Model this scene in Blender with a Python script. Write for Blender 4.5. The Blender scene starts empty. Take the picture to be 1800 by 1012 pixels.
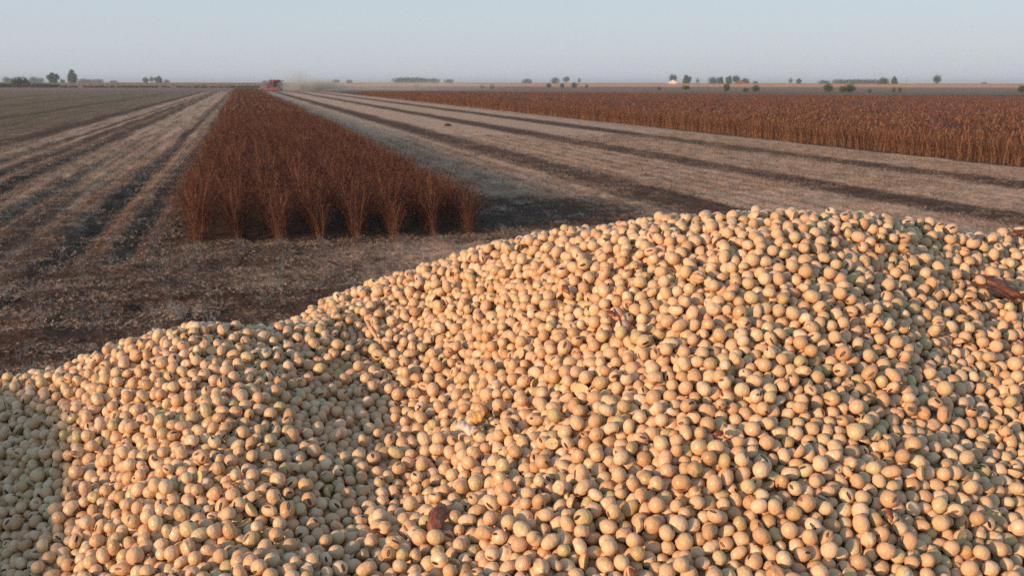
import bpy, math, random, time
import numpy as np
from mathutils import Vector, Matrix, Euler
T0 = time.time()
R = math.radians
scene = bpy.context.scene
C = scene.collection
rng = np.random.default_rng(7)
random.seed(7)

# ------------------------------------------------------------------ camera, sky, sun, exposure
F = 1750.0                                   # focal length in pixels of the 1800 px wide photograph
CAMZ = 3.0
YAW = R(15.0)                                # the crop rows run along +Y, the camera looks to their right
TH = math.atan((506 - 145.5) / F)            # pitch below the horizon
cam_d = bpy.data.cameras.new('camera'); cam = bpy.data.objects.new('camera', cam_d); C.objects.link(cam)
cam.location = (0, 0, CAMZ)
cam.rotation_mode = 'XYZ'
cam.rotation_euler = (math.pi / 2 - TH, R(-0.08), -YAW)
cam_d.lens = 35; cam_d.sensor_width = 36; cam_d.clip_start = 0.02; cam_d.clip_end = 30000
cam_d.dof.use_dof = True; cam_d.dof.focus_distance = 0.52; cam_d.dof.aperture_fstop = 42
scene.camera = cam
SUN_EL, SUN_BEHIND = R(10.2), R(40)           # elevation; how far behind the camera's left shoulder
fwd = Vector((math.sin(YAW), math.cos(YAW), 0)); rgt = Vector((math.cos(YAW), -math.sin(YAW), 0))
sdir = (-rgt * math.cos(SUN_BEHIND) - fwd * math.sin(SUN_BEHIND)) * math.cos(SUN_EL) + Vector((0, 0, math.sin(SUN_EL)))
sl = bpy.data.lights.new('sun', 'SUN'); so = bpy.data.objects.new('sun', sl); C.objects.link(so)
sl.energy = 3.7; sl.angle = R(1.8); sl.color = (1.0, 0.62, 0.35)
so.rotation_euler = (-sdir).to_track_quat('-Z', 'Y').to_euler()
w = bpy.data.worlds.new('World'); scene.world = w; w.use_nodes = True
wn = w.node_tree.nodes; wl = w.node_tree.links
sky = wn.new('ShaderNodeTexSky'); sky.sky_type = 'NISHITA'; sky.sun_disc = False
sky.sun_elevation = SUN_EL; sky.sun_rotation = math.atan2(sdir.x, sdir.y)
sky.altitude = 200; sky.air_density = 1.0; sky.dust_density = 2.0; sky.ozone_density = 1.6
wn['Background'].inputs['Strength'].default_value = 0.15
# evening sky: the physical sky, paled by the haze towards the grey blue of the photograph
tc = wn.new('ShaderNodeTexCoord'); sx = wn.new('ShaderNodeSeparateXYZ'); wl.new(tc.outputs['Generated'], sx.inputs[0])
def wr(sock, stops):
    n = wn.new('ShaderNodeValToRGB'); wl.new(sock, n.inputs[0]); e = n.color_ramp
    while len(e.elements) < len(stops): e.elements.new(.5)
    for el, (p_, c_) in zip(e.elements, stops): el.position = p_; el.color = (*c_, 1)
    return n.outputs[0]
elev = wr(sx.outputs[2], [(0, (.59, .62, .69)), (.06, (.545, .61, .685)), (.14, (.46, .60, .69)), (.35, (.34, .49, .62)), (1, (.20, .31, .42))])
mxs = wn.new('ShaderNodeMix'); mxs.data_type = 'RGBA'; mxs.inputs[0].default_value = .87
sc_ = wn.new('ShaderNodeVectorMath'); sc_.operation = 'SCALE'; wl.new(elev, sc_.inputs[0]); sc_.inputs['Scale'].default_value = 4.85
wl.new(sky.outputs[0], mxs.inputs[6]); wl.new(sc_.outputs[0], mxs.inputs[7]); wl.new(mxs.outputs[2], wn['Background'].inputs[0])
scene.view_settings.view_transform = 'Standard'; scene.view_settings.look = 'None'
scene.view_settings.exposure = 0.55; scene.view_settings.gamma = 1
scene.render.engine = 'CYCLES'
scene.cycles.use_denoising = False
try: scene.cycles.denoising_prefilter = 'ACCURATE'
except Exception: pass
scene.cycles.sample_clamp_indirect = 4.0; scene.cycles.max_bounces = 6; scene.cycles.volume_bounces = 0
scene.cycles.volume_step_rate = 1.0; scene.cycles.volume_max_steps = 64

# ------------------------------------------------------------------ helpers
def tag(o, label=None, cat=None, group=None, kind=None):
    if label: o['label'] = label
    if cat: o['category'] = cat
    if group: o['group'] = group
    if kind: o['kind'] = kind
    return o

def link(name, me, parent=None, loc=None):
    o = bpy.data.objects.new(name, me); C.objects.link(o)
    if parent: o.parent = parent
    if loc is not None: o.location = loc
    return o

def empty(name, loc, rz=0):
    o = bpy.data.objects.new(name, None); C.objects.link(o); o.location = loc; o.rotation_euler = (0, 0, rz)
    o.empty_display_size = .1
    return o

def np_mesh(name, V, faces, mats=(), smooth=True, mi=None):
    """faces: (n,k) int array or list of lists"""
    me = bpy.data.meshes.new(name)
    if isinstance(faces, np.ndarray):
        n, k = faces.shape
        me.vertices.add(len(V)); me.vertices.foreach_set('co', np.asarray(V, np.float32).ravel())
        me.loops.add(n * k); me.loops.foreach_set('vertex_index', faces.astype(np.int32).ravel())
        me.polygons.add(n); me.polygons.foreach_set('loop_start', np.arange(0, n * k, k, dtype=np.int32))
        me.polygons.foreach_set('loop_total', np.full(n, k, np.int32))
        me.update(calc_edges=True)
    else:
        me.from_pydata([tuple(v) for v in V], [], [tuple(f) for f in faces]); me.update()
    me.polygons.foreach_set('use_smooth', np.full(len(me.polygons), smooth))
    for m in mats: me.materials.append(m)
    if mi is not None: me.polygons.foreach_set('material_index', np.asarray(mi, np.int32))
    return me

class MB:
    """collects boxes, tubes and quads into one mesh"""
    def __init__(s): s.v = []; s.f = []
    def box(s, x0, x1, y0, y1, z0, z1, M=None):
        b = len(s.v)
        for x, y, z in ((x0,y0,z0),(x1,y0,z0),(x1,y1,z0),(x0,y1,z0),(x0,y0,z1),(x1,y0,z1),(x1,y1,z1),(x0,y1,z1)):
            p = Vector((x, y, z)); s.v.append(tuple(M @ p if M else p))
        for q in ((0,3,2,1),(4,5,6,7),(0,1,5,4),(1,2,6,5),(2,3,7,6),(3,0,4,7)): s.f.append([b + i for i in q])
        return s
    def prism(s, pts, x0, x1):
        """outline in the yz plane swept along x"""
        b = len(s.v); n = len(pts)
        for x in (x0, x1):
            for y, z in pts: s.v.append((x, y, z))
        s.f.append([b + i for i in range(n)][::-1]); s.f.append([b + n + i for i in range(n)])
        for i in range(n): s.f.append([b + i, b + (i + 1) % n, b + n + (i + 1) % n, b + n + i])
        return s
    def tube(s, pts, rad, n=8, cap=True):
        pts = [Vector(p) for p in pts]; b = len(s.v)
        rr = rad if hasattr(rad, '__len__') else [rad] * len(pts)
        for i, p in enumerate(pts):
            d = (pts[min(i + 1, len(pts) - 1)] - pts[max(i - 1, 0)]).normalized()
            a = d.orthogonal().normalized() if i == 0 else (a - d * a.dot(d)).normalized()
            c = d.cross(a)
            for k in range(n):
                t = 2 * math.pi * k / n
                s.v.append(tuple(p + (a * math.cos(t) + c * math.sin(t)) * rr[i]))
        for i in range(len(pts) - 1):
            for k in range(n):
                s.f.append([b + i*n + k, b + i*n + (k+1) % n, b + (i+1)*n + (k+1) % n, b + (i+1)*n + k])
        if cap:
            s.f.append([b + k for k in range(n)][::-1]); s.f.append([b + (len(pts)-1)*n + k for k in range(n)])
        return s
    def ring(s, c, axis, prof, n=28):
        """profile (radius, offset along axis) revolved about axis 'x'"""
        b = len(s.v); m = len(prof)
        for k in range(n):
            t = 2 * math.pi * k / n
            for r, o in prof: s.v.append((c[0] + o, c[1] + r * math.cos(t), c[2] + r * math.sin(t)))
        for k in range(n):
            for i in range(m):
                s.f.append([b + k*m + i, b + k*m + (i+1) % m, b + ((k+1) % n)*m + (i+1) % m, b + ((k+1) % n)*m + i])
        return s
    def mesh(s, name, mat, smooth=False): return np_mesh(name, s.v, s.f, [mat], smooth)
    def build(s, name, mat, parent=None, smooth=False): return link(name, s.mesh(name, mat, smooth), parent)

def vnoise(x, y, seed=0):
    """smooth value noise in [0,1], one cell per unit"""
    xi = np.floor(x).astype(np.int64); yi = np.floor(y).astype(np.int64); fx = x - xi; fy = y - yi
    fx = fx*fx*(3-2*fx); fy = fy*fy*(3-2*fy)
    def h(a, b):
        n = (a * 374761393 + b * 668265263 + seed * 144269504) & 0x7fffffff
        n = ((n ^ (n >> 13)) * 1274126177) & 0x7fffffff
        return ((n ^ (n >> 16)) & 0xffff) / 65535.0
    return (h(xi, yi)*(1-fx) + h(xi+1, yi)*fx)*(1-fy) + (h(xi, yi+1)*(1-fx) + h(xi+1, yi+1)*fx)*fy

def new_mat(name, rough=.8, spec=.3):
    m = bpy.data.materials.new(name); m.use_nodes = True
    b = m.node_tree.nodes['Principled BSDF']; b.inputs['Roughness'].default_value = rough
    b.inputs['Specular IOR Level'].default_value = spec
    return m, m.node_tree.nodes, m.node_tree.links, b

class NT:
    """tiny helper to write node maths"""
    def __init__(s, m): s.N = m.node_tree.nodes; s.L = m.node_tree.links
    def put(s, sock, v):
        if hasattr(v, 'is_output') or isinstance(v, bpy.types.NodeSocket): s.L.new(v, sock)
        else: sock.default_value = v
    def m(s, op, a, b=0.0, c=0.0, clamp=False):
        n = s.N.new('ShaderNodeMath'); n.operation = op; n.use_clamp = clamp
        s.put(n.inputs[0], a); s.put(n.inputs[1], b); s.put(n.inputs[2], c); return n.outputs[0]
    def noise(s, vec, scale, detail=3, rough=.55, dist=0):
        n = s.N.new('ShaderNodeTexNoise'); s.L.new(vec, n.inputs['Vector']); n.inputs['Scale'].default_value = scale
        n.inputs['Detail'].default_value = detail; n.inputs['Roughness'].default_value = rough
        n.inputs['Distortion'].default_value = dist
        return n.outputs['Fac']
    def vscale(s, vec, sc):
        n = s.N.new('ShaderNodeVectorMath'); n.operation = 'MULTIPLY'; s.L.new(vec, n.inputs[0]); n.inputs[1].default_value = sc
        return n.outputs[0]
    def mr(s, v, a, b, c=0.0, d=1.0, smooth=True):
        n = s.N.new('ShaderNodeMapRange'); n.interpolation_type = 'SMOOTHSTEP' if smooth else 'LINEAR'
        s.put(n.inputs[0], v); n.inputs[1].default_value = a; n.inputs[2].default_value = b
        s.put(n.inputs[3], c); s.put(n.inputs[4], d); return n.outputs[0]
    def mix(s, f, a, b):
        n = s.N.new('ShaderNodeMix'); n.data_type = 'RGBA'
        s.put(n.inputs[0], f)
        for i, v in ((6, a), (7, b)):
            if isinstance(v, tuple): n.inputs[i].default_value = (*v, 1) if len(v) == 3 else v
            else: s.L.new(v, n.inputs[i])
        return n.outputs[2]
    def ramp(s, f, stops, interp='LINEAR'):
        n = s.N.new('ShaderNodeValToRGB'); s.put(n.inputs[0], f); e = n.color_ramp; e.interpolation = interp
        while len(e.elements) < len(stops): e.elements.new(0.5)
        for el, (p, c) in zip(e.elements, stops):
            el.position = p; el.color = (c, c, c, 1) if not isinstance(c, tuple) else (*c, 1)
        return n.outputs[0]
    def bump(s, h, strength, dist):
        n = s.N.new('ShaderNodeBump'); s.L.new(h, n.inputs['Height']); n.inputs['Strength'].default_value = strength
        n.inputs['Distance'].default_value = dist; return n.outputs[0]
    def obj(s): return s.N.new('ShaderNodeTexCoord').outputs['Object']
    def pos(s): return s.N.new('ShaderNodeNewGeometry').outputs['Position']
    def rand(s): return s.N.new('ShaderNodeObjectInfo').outputs['Random']
    def xyz(s, v):
        n = s.N.new('ShaderNodeSeparateXYZ'); s.L.new(v, n.inputs[0]); return n.outputs

def simple(name, col, rough=.7, spec=.3, var=.15, scale=4.0, metal=0):
    m, N, L, b = new_mat(name, rough, spec); t = NT(m)
    n = t.noise(t.obj(), scale, 4)
    c2 = tuple(c * (1 - var) for c in col); c1 = tuple(min(1, c * (1 + var)) for c in col)
    L.new(t.mix(t.mr(n, .35, .65), c2, c1), b.inputs['Base Color'])
    b.inputs['Metallic'].default_value = metal
    return m

def gn_scatter(name, pts, rot, scl, idx, protos):
    """one object of many instances; protos are unlinked mesh objects"""
    me = bpy.data.meshes.new(name); me.vertices.add(len(pts)); me.vertices.foreach_set('co', np.asarray(pts, np.float32).ravel())
    for nm, arr in (('rot', rot), ('scl', scl)):
        a = me.attributes.new(nm, 'FLOAT_VECTOR', 'POINT'); a.data.foreach_set('vector', np.asarray(arr, np.float32).ravel())
    a = me.attributes.new('idx', 'INT', 'POINT'); a.data.foreach_set('value', np.asarray(idx, np.int32))
    o = link(name, me)
    g = bpy.data.node_groups.new(name, 'GeometryNodeTree')
    g.interface.new_socket('Geometry', in_out='INPUT', socket_type='NodeSocketGeometry')
    g.interface.new_socket('Geometry', in_out='OUTPUT', socket_type='NodeSocketGeometry')
    N, L = g.nodes, g.links
    gi = N.new('NodeGroupInput'); go = N.new('NodeGroupOutput'); mp = N.new('GeometryNodeMeshToPoints'); L.new(gi.outputs[0], mp.inputs[0])
    def attr(nm, ty):
        n = N.new('GeometryNodeInputNamedAttribute'); n.data_type = ty; n.inputs[0].default_value = nm; return n.outputs[0]
    ar, asc, ai = attr('rot', 'FLOAT_VECTOR'), attr('scl', 'FLOAT_VECTOR'), attr('idx', 'INT')
    er = N.new('FunctionNodeEulerToRotation'); L.new(ar, er.inputs[0])
    jn = N.new('GeometryNodeJoinGeometry')
    for k, p in enumerate(protos):
        cmp = N.new('FunctionNodeCompare'); cmp.data_type = 'INT'; cmp.operation = 'EQUAL'
        L.new(ai, cmp.inputs[2]); cmp.inputs[3].default_value = k
        oi = N.new('GeometryNodeObjectInfo'); oi.inputs['Object'].default_value = p; oi.transform_space = 'ORIGINAL'
        ip = N.new('GeometryNodeInstanceOnPoints')
        L.new(mp.outputs[0], ip.inputs['Points']); L.new(cmp.outputs[0], ip.inputs['Selection'])
        L.new(oi.outputs['Geometry'], ip.inputs['Instance']); L.new(er.outputs[0], ip.inputs['Rotation']); L.new(asc, ip.inputs['Scale'])
        L.new(ip.outputs[0], jn.inputs[0])
    L.new(jn.outputs[0], go.inputs[0])
    md = o.modifiers.new('scatter', 'NODES'); md.node_group = g
    return o

def uvs(nu, nv):
    v = [(0, 0, -1)]; f = []
    for j in range(1, nv):
        p = -math.pi/2 + math.pi * j / nv
        for i in range(nu): a = 2*math.pi*i/nu; v.append((math.cos(p)*math.cos(a), math.cos(p)*math.sin(a), math.sin(p)))
    v.append((0, 0, 1)); top = len(v) - 1
    for i in range(nu): f.append([0, 1 + (i+1) % nu, 1 + i]); f.append([top, top - nu + i, top - nu + (i+1) % nu])
    for j in range(nv - 2):
        for i in range(nu): a = 1 + j*nu; f.append([a + i, a + (i+1) % nu, a + nu + (i+1) % nu, a + nu + i])
    return v, f
def proto(name, me): return bpy.data.objects.new(name, me)

def gpt(u, v):
    """photo pixel -> ground point (world)"""
    a = (u - 900) / F; b = (v - 506) / F
    d = rgt * a + fwd * (math.cos(TH) - b * math.sin(TH)) + Vector((0, 0, -(math.sin(TH) + b * math.cos(TH))))
    t = CAMZ / -d.z
    return Vector((0, 0, CAMZ)) + d * t

def far(u, depth):
    """ground point in the direction of photo column u at a given depth"""
    return rgt * ((u - 900) / F / (math.cos(TH) + .2059 * math.sin(TH)) * depth) + fwd * depth

# ------------------------------------------------------------------ ground
ROW0, DROW, NROW, YF = -0.95, 0.76, 8, 19.6            # the standing strip: first row, spacing, rows, front end
STRIP_END, FIELD_X = 345.0, 27.4

def axis_lines(a, b, step, lo, hi, g=1.09):
    xs = list(np.arange(a, b, step)); s = step; x = xs[-1]
    while x < hi: s *= g; x += s; xs.append(x)
    s = step; x = a; pre = []
    while x > lo: s *= g; x -= s; pre.append(x)
    return np.array(pre[::-1] + xs)

def ground_z(x, y):
    near = np.clip((70 - y) / 40, 0, 1) * np.clip((y + 30) / 20, 0, 1)
    head = 1 / (1 + np.exp((y - 17.5 + .25 * x * .27) * 2.2))          # the headland worked across the rows
    z = .035 * (vnoise(x * 2.1, y * 1.7, 3) - .5) + .05 * (vnoise(x * .7, y * .6, 4) - .5) + .03 * (vnoise(x * 4.2, y * 4.1, 5) - .5)
    wob = .25 * (vnoise(x * .2, y * .12, 9) - .5)
    rows = .018 * np.cos(2 * math.pi * (x - ROW0 + wob) / DROW)
    def rut(x0, wd, dp): return -dp * np.exp(-((x + wob * 1.4 - x0) / wd) ** 2) + .45 * dp * np.exp(-((x + wob * 1.4 - x0 + wd * 2.1) / wd) ** 2)
    ruts = rut(-3.1, .24, .10) + rut(-5.2, .22, .06) + rut(-6.7, .25, .08) + rut(-7.7, .25, .08) + rut(-9.0, .2, .07) + rut(-2.0, .2, .05) + rut(-4.1, .18, .04)
    z2 = .10 * (vnoise(x * .35, y * 1.5, 6) - .5) + .08 * (vnoise(x * 1.1, y * 3.4, 8) - .5) + .04 * (vnoise(x * 3.1, y * 5.4, 11) - .5)
    z = z + (1 - head) * (rows + ruts * np.clip((x + 11) / 2, 0, 1)) + head * (z2 + rut(-3.2, .25, .05))
    return z * near

gx = axis_lines(-15, 27, .11, -7000, 7000); gy = axis_lines(6, 40, .11, -3000, 12000)
GX, GY = np.meshgrid(gx, gy); GZ = ground_z(GX, GY)
V = np.stack([GX, GY, GZ], -1).reshape(-1, 3); nx, ny = len(gx), len(gy)
ii = (np.arange(ny - 1)[:, None] * nx + np.arange(nx - 1)[None, :]).ravel()
ground_faces = np.stack([ii, ii + 1, ii + nx + 1, ii + nx], 1)

SOIL, CHAFF, GREY = (.075, .036, .028), (.42, .285, .205), (.30, .24, .18)
gm, N, L, b = new_mat('stubble_ground', .95, .1); t = NT(gm)
P = t.pos(); X, Y, Z = t.xyz(P)
warp = t.m('SUBTRACT', t.noise(t.vscale(P, (.35, .09, 0)), 1.0, 3), .5)
xw = t.m('ADD', X, t.m('MULTIPLY', warp, 1.1))
u01 = t.m('DIVIDE', t.m('ADD', xw, 24), 56.0)
def st(x, c): return ((x + 24) / 56.0, c)
# how much pale chaff covers the soil, across the passes of the combine
chaff = t.ramp(u01, [st(-20.5, .50), st(-19.4, .26), st(-18, .50), st(-12.4, .50), st(-11.3, .14), st(-10.4, .68), st(-9.3, .72), st(-8.95, .30), st(-8.5, .74),
                     st(-7.9, .28), st(-7.3, .55), st(-6.7, .26), st(-6.1, .74), st(-4.6, .66), st(-4.2, .78), st(-3.4, .62), st(-3.05, .30), st(-2.6, .72), st(-1.9, .48), st(-1.1, .62), st(-.7, .12)])
chaff_r = t.ramp(u01, [st(4.6, .10), st(5.3, .50), st(6.2, .66), st(9.6, .72), st(10.3, .24), st(11.3, .24), st(12.1, .76), st(15.6, .76), st(16.2, .25), st(17.3, .27), st(18.0, .74),
                       st(21.4, .76), st(22.0, .28), st(23.2, .28), st(24.0, .76), st(27.2, .70), st(27.8, .10)])
chaff_r = t.m('ADD', chaff_r, .07)
ch = t.m('ADD', t.m('MULTIPLY', chaff, t.m('LESS_THAN', X, 1.0)), t.m('MULTIPLY', chaff_r, t.m('GREATER_THAN', X, 1.0)))
streak = t.noise(t.vscale(P, (3.0, .07, 0)), 1.0, 5, .62)
patch = t.noise(t.vscale(P, (.9, .5, 0)), 1.0, 4, .6)
# the headland in the foreground, worked across
cross = t.noise(t.vscale(P, (.22, 1.5, 0)), 1.0, 5, .62)
hb = t.ramp(t.m('DIVIDE', t.m('ADD', Y, t.m('MULTIPLY', X, .27)), 24.0), [(.30, .52), (.45, .50), (.55, .58), (.60, .26), (.66, .80), (.72, .62), (.77, .95), (.815, .80), (.84, .16), (.87, .06)])
hdiv = t.m('SUBTRACT', t.m('ADD', Y, t.m('MULTIPLY', warp, 5.0)), t.m('MULTIPLY', X, -.0))
rightside = t.mr(X, 4.0, 7.0, 0.0, 2.5)
head = t.mr(t.m('ADD', hdiv, rightside), 17.2, 19.6, 1.0, 0.0)
trk = t.mr(t.m('ABSOLUTE', t.m('ADD', xw, 3.2)), .18, .62, .15, 1.0)
cov = t.mix(head, ch, t.m('MULTIPLY', t.m('ADD', hb, t.m('MULTIPLY', t.m('SUBTRACT', cross, .5), 1.1)), trk))
dark_l = t.m('MULTIPLY', t.mr(Y, 15, 42, .50, 1.0), 1.0)                      # darker, barer soil near the camera on the left
dl = t.mix(t.mr(X, -1.0, 4.5), dark_l, (1.0, 1.0, 1.0))
cov = t.m('MULTIPLY', cov, dl)
bare = t.m('MULTIPLY', t.mr(t.m('ADD', Y, t.m('MULTIPLY', warp, 4.0)), 24.0, 27.0, 1.0, 0.0), t.m('MULTIPLY', t.mr(t.m('ADD', Y, t.m('MULTIPLY', warp, 2.0)), 19.4, 20.6), t.m('MULTIPLY', t.mr(X, 3.8, 5.2), t.mr(t.m('ADD', X, t.m('MULTIPLY', warp, 4.0)), 7.5, 10.5, 1.0, 0.0))))
cov = t.m('SUBTRACT', cov, t.m('MULTIPLY', bare, .55))
cov = t.m('ADD', cov, t.m('MULTIPLY', t.m('SUBTRACT', streak, .5), t.mix(head, t.mix(t.mr(X, -.5, 3.5), (1.0, 1.0, 1.0), (.4, .4, .4)), (.1, .1, .1))))
cov = t.m('ADD', cov, t.m('MULTIPLY', t.m('SUBTRACT', patch, .5), .45))
fine = t.noise(P, 9.0, 6, .75)
grain = t.noise(P, 34.0, 3, .7)
cov = t.m('ADD', cov, t.m('MULTIPLY', t.m('SUBTRACT', t.noise(t.vscale(P, (2.6, 1.3, 0)), 1.0, 4, .7), .5), .9))
cov2 = t.m('ADD', cov, t.m('ADD', t.m('MULTIPLY', t.m('SUBTRACT', fine, .5), 1.9), t.m('MULTIPLY', t.m('SUBTRACT', grain, .5), .8)))
f = t.mr(cov2, .28, .85)
soilc = t.mix(t.mr(t.noise(P, 4.7, 6, .75), .3, .7), (.034, .019, .014), (.135, .078, .054))
chc = t.mix(t.noise(P, 3.1, 4, .6), (.48, .325, .235), (.72, .50, .365))
greenf = t.mix(t.mr(t.noise(t.vscale(P, (.9, .04, 0)), 1.0, 5, .65), .32, .66), (.105, .108, .058), (.26, .185, .125))
col = t.mix(f, soilc, chc)
lane = t.m('MAXIMUM', t.mr(t.m('ABSOLUTE', t.m('ADD', xw, 19.5)), .3, 1.0, .7, 0.0), t.m('MAXIMUM', t.mr(t.m('ABSOLUTE', t.m('ADD', xw, 29)), .3, 1.4, .6, 0.0), t.mr(t.m('ABSOLUTE', t.m('ADD', xw, 44)), .5, 2, .5, 0.0)))
gmask = t.m('MULTIPLY', t.mr(t.m('ADD', xw, t.m('MULTIPLY', warp, 2.5)), -18.0, -10.6, 1.0, 0.0), t.mr(t.noise(t.vscale(P, (.5, .06, 0)), 1.0, 3), .3, .6, .55, .95))
col = t.mix(gmask, col, t.mix(lane, greenf, (.085, .050, .038)))
# far beyond the field: other harvested ground
col = t.mix(t.mr(Y, 250, 420), col, (.24, .15, .12))
L.new(col, b.inputs['Base Color'])
hgt = t.m('ADD', t.m('MULTIPLY', fine, .6), t.m('ADD', t.m('MULTIPLY', grain, .25), t.m('MULTIPLY', f, .35)))
L.new(t.bump(hgt, 1.0, .10), b.inputs['Normal'])
ground = link('ground', np_mesh('ground', V, ground_faces, [gm])); tag(ground, kind='structure')

# green waterway and the ploughed field beyond it
def sheet(name, pts, z, mat):
    me = np_mesh(name, [(p[0], p[1], z) for p in pts], [list(range(len(pts)))], [mat], False)
    return tag(link(name, me), kind='structure')
grass_m, N, L, b = new_mat('waterway_grass', .95, .1); t = NT(grass_m)
L.new(t.mix(t.noise(t.vscale(t.pos(), (.1, .3, 0)), 1.0, 4), (.09, .135, .055), (.15, .19, .085)), b.inputs['Base Color'])
brown_m, N, L, b = new_mat('harvested_soil', .95, .1); t = NT(brown_m)
L.new(t.mix(t.noise(t.vscale(t.pos(), (.012, .05, 0)), 1.0, 4), (.19, .105, .085), (.29, .175, .14)), b.inputs['Base Color'])
sheet('harvested_field', [far(-900, 330), far(-900, 660), far(2900, 660), far(2900, 330), far(1900, 262), far(1180, 262), far(900, 300), far(430, 352), far(100, 330)], .03, brown_m)
sheet('grass_waterway', [far(1130, 335), far(1400, 300), far(1700, 284), far(2700, 276), far(2700, 316), far(1700, 325), far(1400, 345), far(1130, 372)], .07, grass_m)
sheet('left_meadow', [far(-900, 330), far(-900, 560), far(440, 560), far(430, 352), far(200, 300)], .06, tg := grass_m) if False else None

# ------------------------------------------------------------------ straw and stubble litter (near part of the field)
straw_m, N, L, b = new_mat('straw', .85, .2); t = NT(straw_m)
L.new(t.ramp(t.rand(), [(0, (.16, .095, .07)), (.35, (.42, .29, .21)), (.75, (.64, .46, .34)), (1, (.24, .14, .10))]), b.inputs['Base Color'])
def litter(n, stub):
    q = MB()
    for k in range(n):
        a = random.uniform(0, 6.28); l = random.uniform(.008, .034); wd = random.uniform(.0015, .004)
        c = Vector((random.gauss(0, .16), random.gauss(0, .16), random.uniform(.0, .03)))
        tilt = random.uniform(-.35, .35)
        d = Vector((math.cos(a), math.sin(a), tilt)) * l; s = Vector((-math.sin(a), math.cos(a), random.uniform(-.6, .6))) * wd
        bb = len(q.v); q.v += [tuple(c - d - s), tuple(c + d - s), tuple(c + d + s), tuple(c - d + s)]; q.f.append([bb, bb+1, bb+2, bb+3])
    for k in range(stub):
        c = Vector((random.gauss(0, .03), random.uniform(-.2, .2), -.01)); h = random.uniform(.05, .13)
        e = c + Vector((random.gauss(0, .02), random.gauss(0, .02), h))
        bb = len(q.v); q.v += [tuple(c - Vector((.004, .003, 0))), tuple(c + Vector((.004, .003, 0))), tuple(e + Vector((.003, .002, 0))), tuple(e - Vector((.003, .002, 0)))]
        q.f.append([bb, bb+1, bb+2, bb+3])
    return q.mesh('litter_bits', straw_m)
lp = [proto('litter_proto', litter(64, s)) for s in (0, 0, 0, 9, 9)]
n = 42000
lx = rng.uniform(-15, 26, n); ly = 6 + 50 * rng.random(n) ** 1.35
head_n = 1 / (1 + np.exp((ly - 18) * 1.5))
def band(x):
    k = np.full_like(x, .85)
    for c, wd in ((10.8, .9), (16.75, .9), (22.6, .9), (-7.8, .4), (-6.7, .4), (-3.05, .35), (-9, .3), (-11.4, .7)): k *= 1 - .85 * np.exp(-((x - c) / wd) ** 2)
    return k
dens = (1 - head_n) * band(lx) * np.where((lx < -1) & (ly < 30), .6, 1) + head_n * np.clip(.75 + 1.2 * (vnoise(lx * .25, ly * 1.6, 21) - .5), 0, 1)
dens *= np.where((lx > 4) & (ly > 19.5) & (ly < 25.5), .25, 1)
dens *= np.clip(.4 + 1.2 * vnoise(lx * .8, ly * .5, 22), 0, 1)
inside = (lx > ROW0 - .35) & (lx < ROW0 + DROW * 7 + .35) & (ly > YF)
keep = (rng.random(n) < dens) & ~inside
lx, ly = lx[keep], ly[keep]; n = len(lx)
isrow = rng.random(n) < .35
lx = np.where(isrow & (ly > 18), ROW0 + np.round((lx - ROW0) / DROW) * DROW, lx)
lidx = np.where(isrow, rng.integers(3, 5, n), rng.integers(0, 3, n))
lrot = np.stack([np.zeros(n), np.zeros(n), np.where(isrow, rng.choice([0, math.pi], n), rng.uniform(0, 6.28, n))], 1)
ls = rng.uniform(.7, 1.3, n)[:, None] * np.ones(3)
lit = gn_scatter('crop_litter', np.stack([lx, ly, ground_z(lx, ly)], 1), lrot, ls, lidx, lp)
tag(lit, 'pale chopped straw and short stubble strewn over the harvested ground', 'straw', kind='stuff')

# ------------------------------------------------------------------ standing soybeans (dry plants)
pod_m, N, L, b = new_mat('dry_pods', .8, .2); t = NT(pod_m)
geo_r = t.noise(t.obj(), 9.0, 3, .7)
cc = t.ramp(t.m('ADD', t.m('MULTIPLY', t.rand(), .35), t.m('MULTIPLY', geo_r, .65)), [(.25, (.040, .014, .012)), (.5, (.075, .025, .018)), (.66, (.12, .045, .028)), (.84, (.27, .135, .07))])
L.new(cc, b.inputs['Base Color'])
stem_m, N, L, b = new_mat('dry_stems', .8, .2); t = NT(stem_m)
L.new(t.mix(t.noise(t.obj(), 12.0, 3), (.22, .115, .065), (.42, .25, .14)), b.inputs['Base Color'])
podf_m, N, L, b = new_mat('field_pods', .85, .15); t = NT(podf_m)  # same crop as the strip, pods coloured paler for haze and distance
L.new(t.ramp(t.m('ADD', t.m('MULTIPLY', t.rand(), .4), t.m('MULTIPLY', t.noise(t.obj(), 6.0, 3, .7), .6)), [(.25, (.085, .036, .027)), (.5, (.125, .054, .040)), (.75, (.17, .080, .056))]), b.inputs['Base Color'])
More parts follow.
